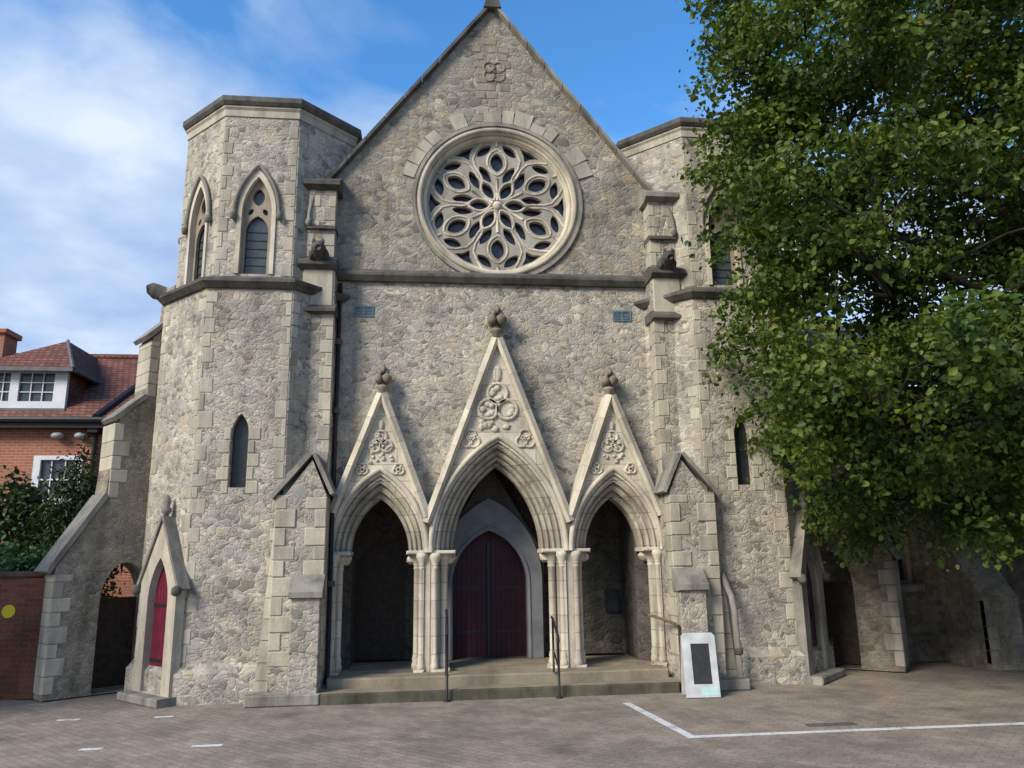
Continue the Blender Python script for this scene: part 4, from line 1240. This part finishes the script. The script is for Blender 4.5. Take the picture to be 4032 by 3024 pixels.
# chimney
m = MB(); m.box(-14.1, -13.2, HY + 1.6, HY + 2.3, 6.8, 8.42); ch = m.build('chimney', M_BRICK, house)
m = MB(); m.box(-14.18, -13.12, HY + 1.52, HY + 2.38, 8.42, 8.57, .03); m.build('chimney_cap', M_BRICK, ch)
m = MB(); m.lathe((-13.75, HY + 1.95, 8.57), [(.13, 0), (.12, .3), (.14, .34)], 10); m.build('chimney_pot', M_TILE, ch)
# sash window
wx0, wx1, wz0, wz1 = -11.14, -10.14, 3.55, 4.66
m = MB(); m.plate([(wx0 - .1, wz0 - .1), (wx1 + .1, wz0 - .1), (wx1 + .1, wz1 + .06), (wx0 - .1, wz1 + .06)], [[(wx0 + .07, wz0 + .07), (wx0 + .07, wz1 - .05), (wx1 - .07, wz1 - .05), (wx1 - .07, wz0 + .07)]], HY - .03, HY + .1)
w_ = m.build('window', M_WHITE, house)
m = MB(); m.box(wx0, wx1, HY + .06, HY + .08, wz0, wz1); m.build('pane', M_GLASS2, w_)
m = MB()
for i in (1, 2): m.box(wx0 + i / 3 - .012, wx0 + i / 3 + .012, HY + .01, HY + .05, wz0, wz1)
m.box(wx0, wx1, HY + .0, HY + .05, (wz0 + wz1) / 2 - .02, (wz0 + wz1) / 2 + .02); m.build('glazing_bar', M_WHITE, w_)
for x in (-10.66, -10.09):
    m = MB(); m.blob((x, HY - .16, 5.22), (.17, .13, .09), 3, 12, 8, .02); m.tube([(x, HY + .0, 5.28), (x, HY - .14, 5.26)], .03, 6); m.build('bulkhead_lamp', plain('grey_lamp_shell', (.28, .29, .30), .5, .1, 5), house, True)

# ------------------------------------------------------------------ foliage
def leaves(name, C, nrm_bias, size, mat, parent, seed, aspect=0.72, up=0.5):
    """C: (n,3) leaf positions; each leaf a folded pointed oval of six vertices"""
    r = np.random.default_rng(seed); n = len(C)
    nv = r.normal(size=(n, 3)) + np.array([0, 0, up]) + nrm_bias
    nv /= np.linalg.norm(nv, axis=1, keepdims=True)
    t = r.normal(size=(n, 3)) + np.array([0, 0, -0.5])
    t -= nv * (t * nv).sum(1, keepdims=True); t /= np.linalg.norm(t, axis=1, keepdims=True)
    b = np.cross(nv, t)
    L = size * r.uniform(0.5, 1.4, (n, 1)); W = L * aspect * 0.5
    base = C; tip = C + t * L - nv * L * 0.12
    m1 = C + t * L * 0.35; m2 = C + t * L * 0.72 - nv * L * .03
    up_ = nv * L * 0.10
    V = np.stack([base, m1 + b * W + up_, m2 + b * W * .72 + up_, tip, m2 - b * W * .72 + up_, m1 - b * W + up_], 1).reshape(-1, 3)
    q = np.arange(n)[:, None] * 6
    F = np.concatenate([q + np.array([[0, 1, 2, 3]]), q + np.array([[0, 3, 4, 5]])], 1).reshape(-1, 4)
    me = bpy.data.meshes.new(name)
    me.vertices.add(len(V)); me.vertices.foreach_set('co', V.astype(np.float32).ravel())
    me.loops.add(F.size); me.loops.foreach_set('vertex_index', F.astype(np.int32).ravel())
    me.polygons.add(len(F)); me.polygons.foreach_set('loop_start', np.arange(0, F.size, 4, dtype=np.int32)); me.polygons.foreach_set('loop_total', np.full(len(F), 4, np.int32))
    me.materials.append(mat); me.update(calc_edges=True); me.validate()
    o = bpy.data.objects.new(name, me); COL.objects.link(o)
    if parent is not None:
        o.parent = parent; o.matrix_parent_inverse = Matrix.Translation(-parent.location)
    return o

def big_tree():
    base = Vector((8.6, -2.9, 0))
    e = empty('lime_tree', base)
    tag(e, 'large leafy green tree hanging over the right side of the church', 'tree')
    R = np.random.default_rng(12); rr_ = random.Random(12)
    tm_ = MB()
    tm_.tube([base, base + Vector((.05, 0, 1.2)), base + Vector((-.05, .05, 3)), base + Vector((0, 0, 5.5)), base + Vector((.1, 0, 8.5)), base + Vector((0, 0, 10.5))], [.46, .36, .32, .26, .15, .05], 14)
    tm_.build('trunk', M_BARK, e, True)
    def inside(p):
        x, y, z = p
        zz = (z - 6.4) / 5.6
        if abs(zz) > 1: return False
        w = (1 - abs(zz) ** 3.2) ** 0.5
        left = 8.75 - 5.0 * w
        if z < 3.6: left += (3.6 - z) * 0.62
        if 6.9 < z < 7.9: left += 0.25
        left += 0.2 * sin(z * 2.3 + y) + 0.15 * sin(z * 5.1 + 1.3)
        if x < left or x > 13.0: return False
        if z < 2.15 + 0.22 * sin(x * 3.1) + 0.12 * sin(x * 7 + y * 3): return False
        dy = (y + 3.0) / (2.8 * (0.45 + 0.55 * w))
        dx = (x - 8.2) / 6.0
        return dy * dy + dx * dx * .6 < 1
    clumps = [np.array(q) for q in ((3.6, -3, 8.35), (3.6, -3, 7.75), (3.55, -2.9, 7.15), (3.6, -2.8, 6.5), (3.55, -3.2, 9.0), (3.65, -3.1, 9.7), (3.4, -3, 10.3), (4.1, -3.3, 7.5), (4.2, -3.2, 8.4), (4.1, -3.0, 9.4), (4.2, -3.4, 6.6), (3.8, -3.3, 10.9), (3.7, -3, 5.7), (3.85, -3.2, 5.2), (3.9, -3, 9.9), (3.75, -3.1, 9.2), (4.05, -3, 4.5), (4.3, -2.6, 7.0), (4.5, -3.2, 6.2), (4.3, -3.1, 3.9), (4.6, -3.2, 3.3))]
    while len(clumps) < 340:
        p = np.array((R.uniform(2.4, 12.5), R.uniform(-5.8, -0.6), R.uniform(1.9, 11.9)))
        if not inside(p): continue
        if 4.6 < p[0] < 6.6 and 6.5 < p[2] < 9.4 and R.random() < 0.25: continue      # the thin, airy part of the crown
        if any(np.linalg.norm((p - c) / (1, 1, .7)) < 0.58 for c in clumps[-140:]): continue
        clumps.append(p)
    bm = MB(); pts = []; nb = []
    limbs = []
    for i in range(22):
        z0 = 3.4 + 5.7 * (i / 21) ** 1.1
        an = rad(100 + 137.5 * i)
        L = (3.6 if z0 < 6 else 2.6) * rr_.uniform(.8, 1.15)
        if i % 2 == 0: an = rad(180 + rr_.uniform(-40, 40)); L = 4.3 * rr_.uniform(.75, 1.0) if z0 < 7.5 else 2.6
        d = Vector((cos(an), sin(an) * .55, 0))
        P = [base + Vector((0, 0, z0 - .2))]
        for q in range(1, 6):
            P.append(base + Vector((0, 0, z0)) + d * (L * q / 5) + Vector((rr_.uniform(-.22, .22), rr_.uniform(-.22, .22), (.30 + .055 * z0) * L * q / 5 * (1 - .08 * q) + rr_.uniform(-.18, .18))))
        if z0 < 4:
            for q in range(2, 6): P[q].z -= .20 * (q - 1)
        bm.tube(P, [.13, .10, .08, .06, .045, .025], 7)
        limbs += P[1:] + [P[q].lerp(P[q + 1], .5) for q in range(1, 5)]
    for i, c in enumerate(clumps):
        Cc = Vector(c)
        hub = min(limbs, key=lambda q: (q - Cc).length + (0.8 if q.z > Cc.z else 0))
        mid = hub.lerp(Cc, .5) + Vector((rr_.uniform(-.15, .15), rr_.uniform(-.15, .15), rr_.uniform(.02, .2)))
        bm.tube([hub, mid, Cc], [.03, .022, .012], 5)
        ns = int(R.uniform(8, 15))
        for j in range(ns):
            d = R.normal(size=3); d /= np.linalg.norm(d)
            d[2] = d[2] * 0.75
            q = c + d * np.array((.66, .66, .44)) * R.uniform(.5, 1.05)
            if q[2] < 1.85: continue
            P = Vector(q); out = Vector((d[0], d[1], d[2] * .4 - .15)).normalized()
            tw = [Cc.lerp(P, .3), P - out * .12 + Vector((0, 0, .05)), P + out * .16, P + out * .34 + Vector((0, 0, -.13))]
            bm.tube(tw, [.010, .008, .005, .003], 4)
            k = 58
            tpar = R.uniform(0.12, 1, k)
            T = np.array([list(v) for v in tw])
            seg = np.minimum((tpar * 3).astype(int), 2); fr_ = (tpar * 3 - seg)[:, None]
            C = T[seg] * (1 - fr_) + T[seg + 1] * fr_ + R.normal(scale=(.125, .125, .08), size=(k, 3))
            pts.append(C); nb.append(np.repeat(np.array([[d[0], d[1], d[2] + 0.3]]) * .8, k, 0))
    bm.build('limb', M_BARK, e, True, None)
    leaves('crown', np.concatenate(pts), np.concatenate(nb), 0.092, M_LEAF, e, 5)
big_tree()

def shrub(name, c, r, n, size, mat, label, seed, cat='shrub', group=None, spiky=False):
    e = empty(name, (c[0], c[1], 0)); tag(e, label, cat, group)
    R = np.random.default_rng(seed)
    m = MB()
    m.tube([(c[0], c[1], 0), (c[0] + .05, c[1], c[2] * .7), (c[0], c[1], c[2] + r[2] * .6)], [.09, .06, .02], 8)
    pts = []
    while len(pts) < n // 30:
        d = R.normal(size=3); d /= np.linalg.norm(d); q = R.uniform(.35, 1) ** .6
        p = np.array(c) + d * np.array(r) * q * (1 + .18 * sin(d[0] * 6 + seed) * cos(d[2] * 7))
        if p[2] > .15: pts.append(p)
    for p in pts[::6]:
        m.tube([(c[0], c[1], max(.2, p[2] - .7)), tuple(p)], [.03, .008], 5)
    m.build('stem', M_BARK, e, True, None)
    P = np.array(pts).repeat(30, 0) + R.normal(scale=(.14, .14, .2 if spiky else .14), size=(len(pts) * 30, 3))
    leaves('foliage', P, (P - np.array(c)) * .35, size, mat, e, seed, .35 if spiky else .7)
shrub('evergreen_shrub', (-9.9, 4.6, 1.9), (1.25, .9, 1.75), 9000, .13, M_LEAF2, 'dark evergreen shrub at the far left in front of the red brick wall', 1)
shrub('evergreen_shrub', (-8.35, 4.2, 2.2), (.75, .8, 2.0), 8000, .13, M_LEAF2, 'taller dark evergreen shrub beside the stone buttress, overlapping the white window', 2, spiky=True)
shrub('evergreen_shrub', (-11.4, 4.6, 1.8), (1.0, .9, 1.4), 6000, .13, M_LEAF2, 'dark evergreen shrub half cut off by the left edge of the picture', 3)
shrub('ivy_bush', (-7.9, 1.1, 1.75), (.75, .4, .45), 3500, .10, M_LEAF3, 'low bright green bush just above the coping of the brick wall', 4)

shrub('unseen_shade_tree', (-11.3, -2.8, 4.2), (1.9, 1.6, 1.7), 9000, .13, M_LEAF2, 'small dark tree out of view on the left, added to shade the brick wall', 6, 'tree')  # unseen tree, added to cast shade on the wall and buttress foot
# keep every object within thing > part > sub-part
for o in list(bpy.data.objects):
    chain = []
    p_ = o
    while p_ is not None:
        chain.append(p_); p_ = p_.parent
    if len(chain) > 3 and chain[-1].location.length == 0:
        o.parent = chain[-2]
        o.matrix_parent_inverse = Matrix.Identity(4)
print('objects', len(bpy.data.objects))
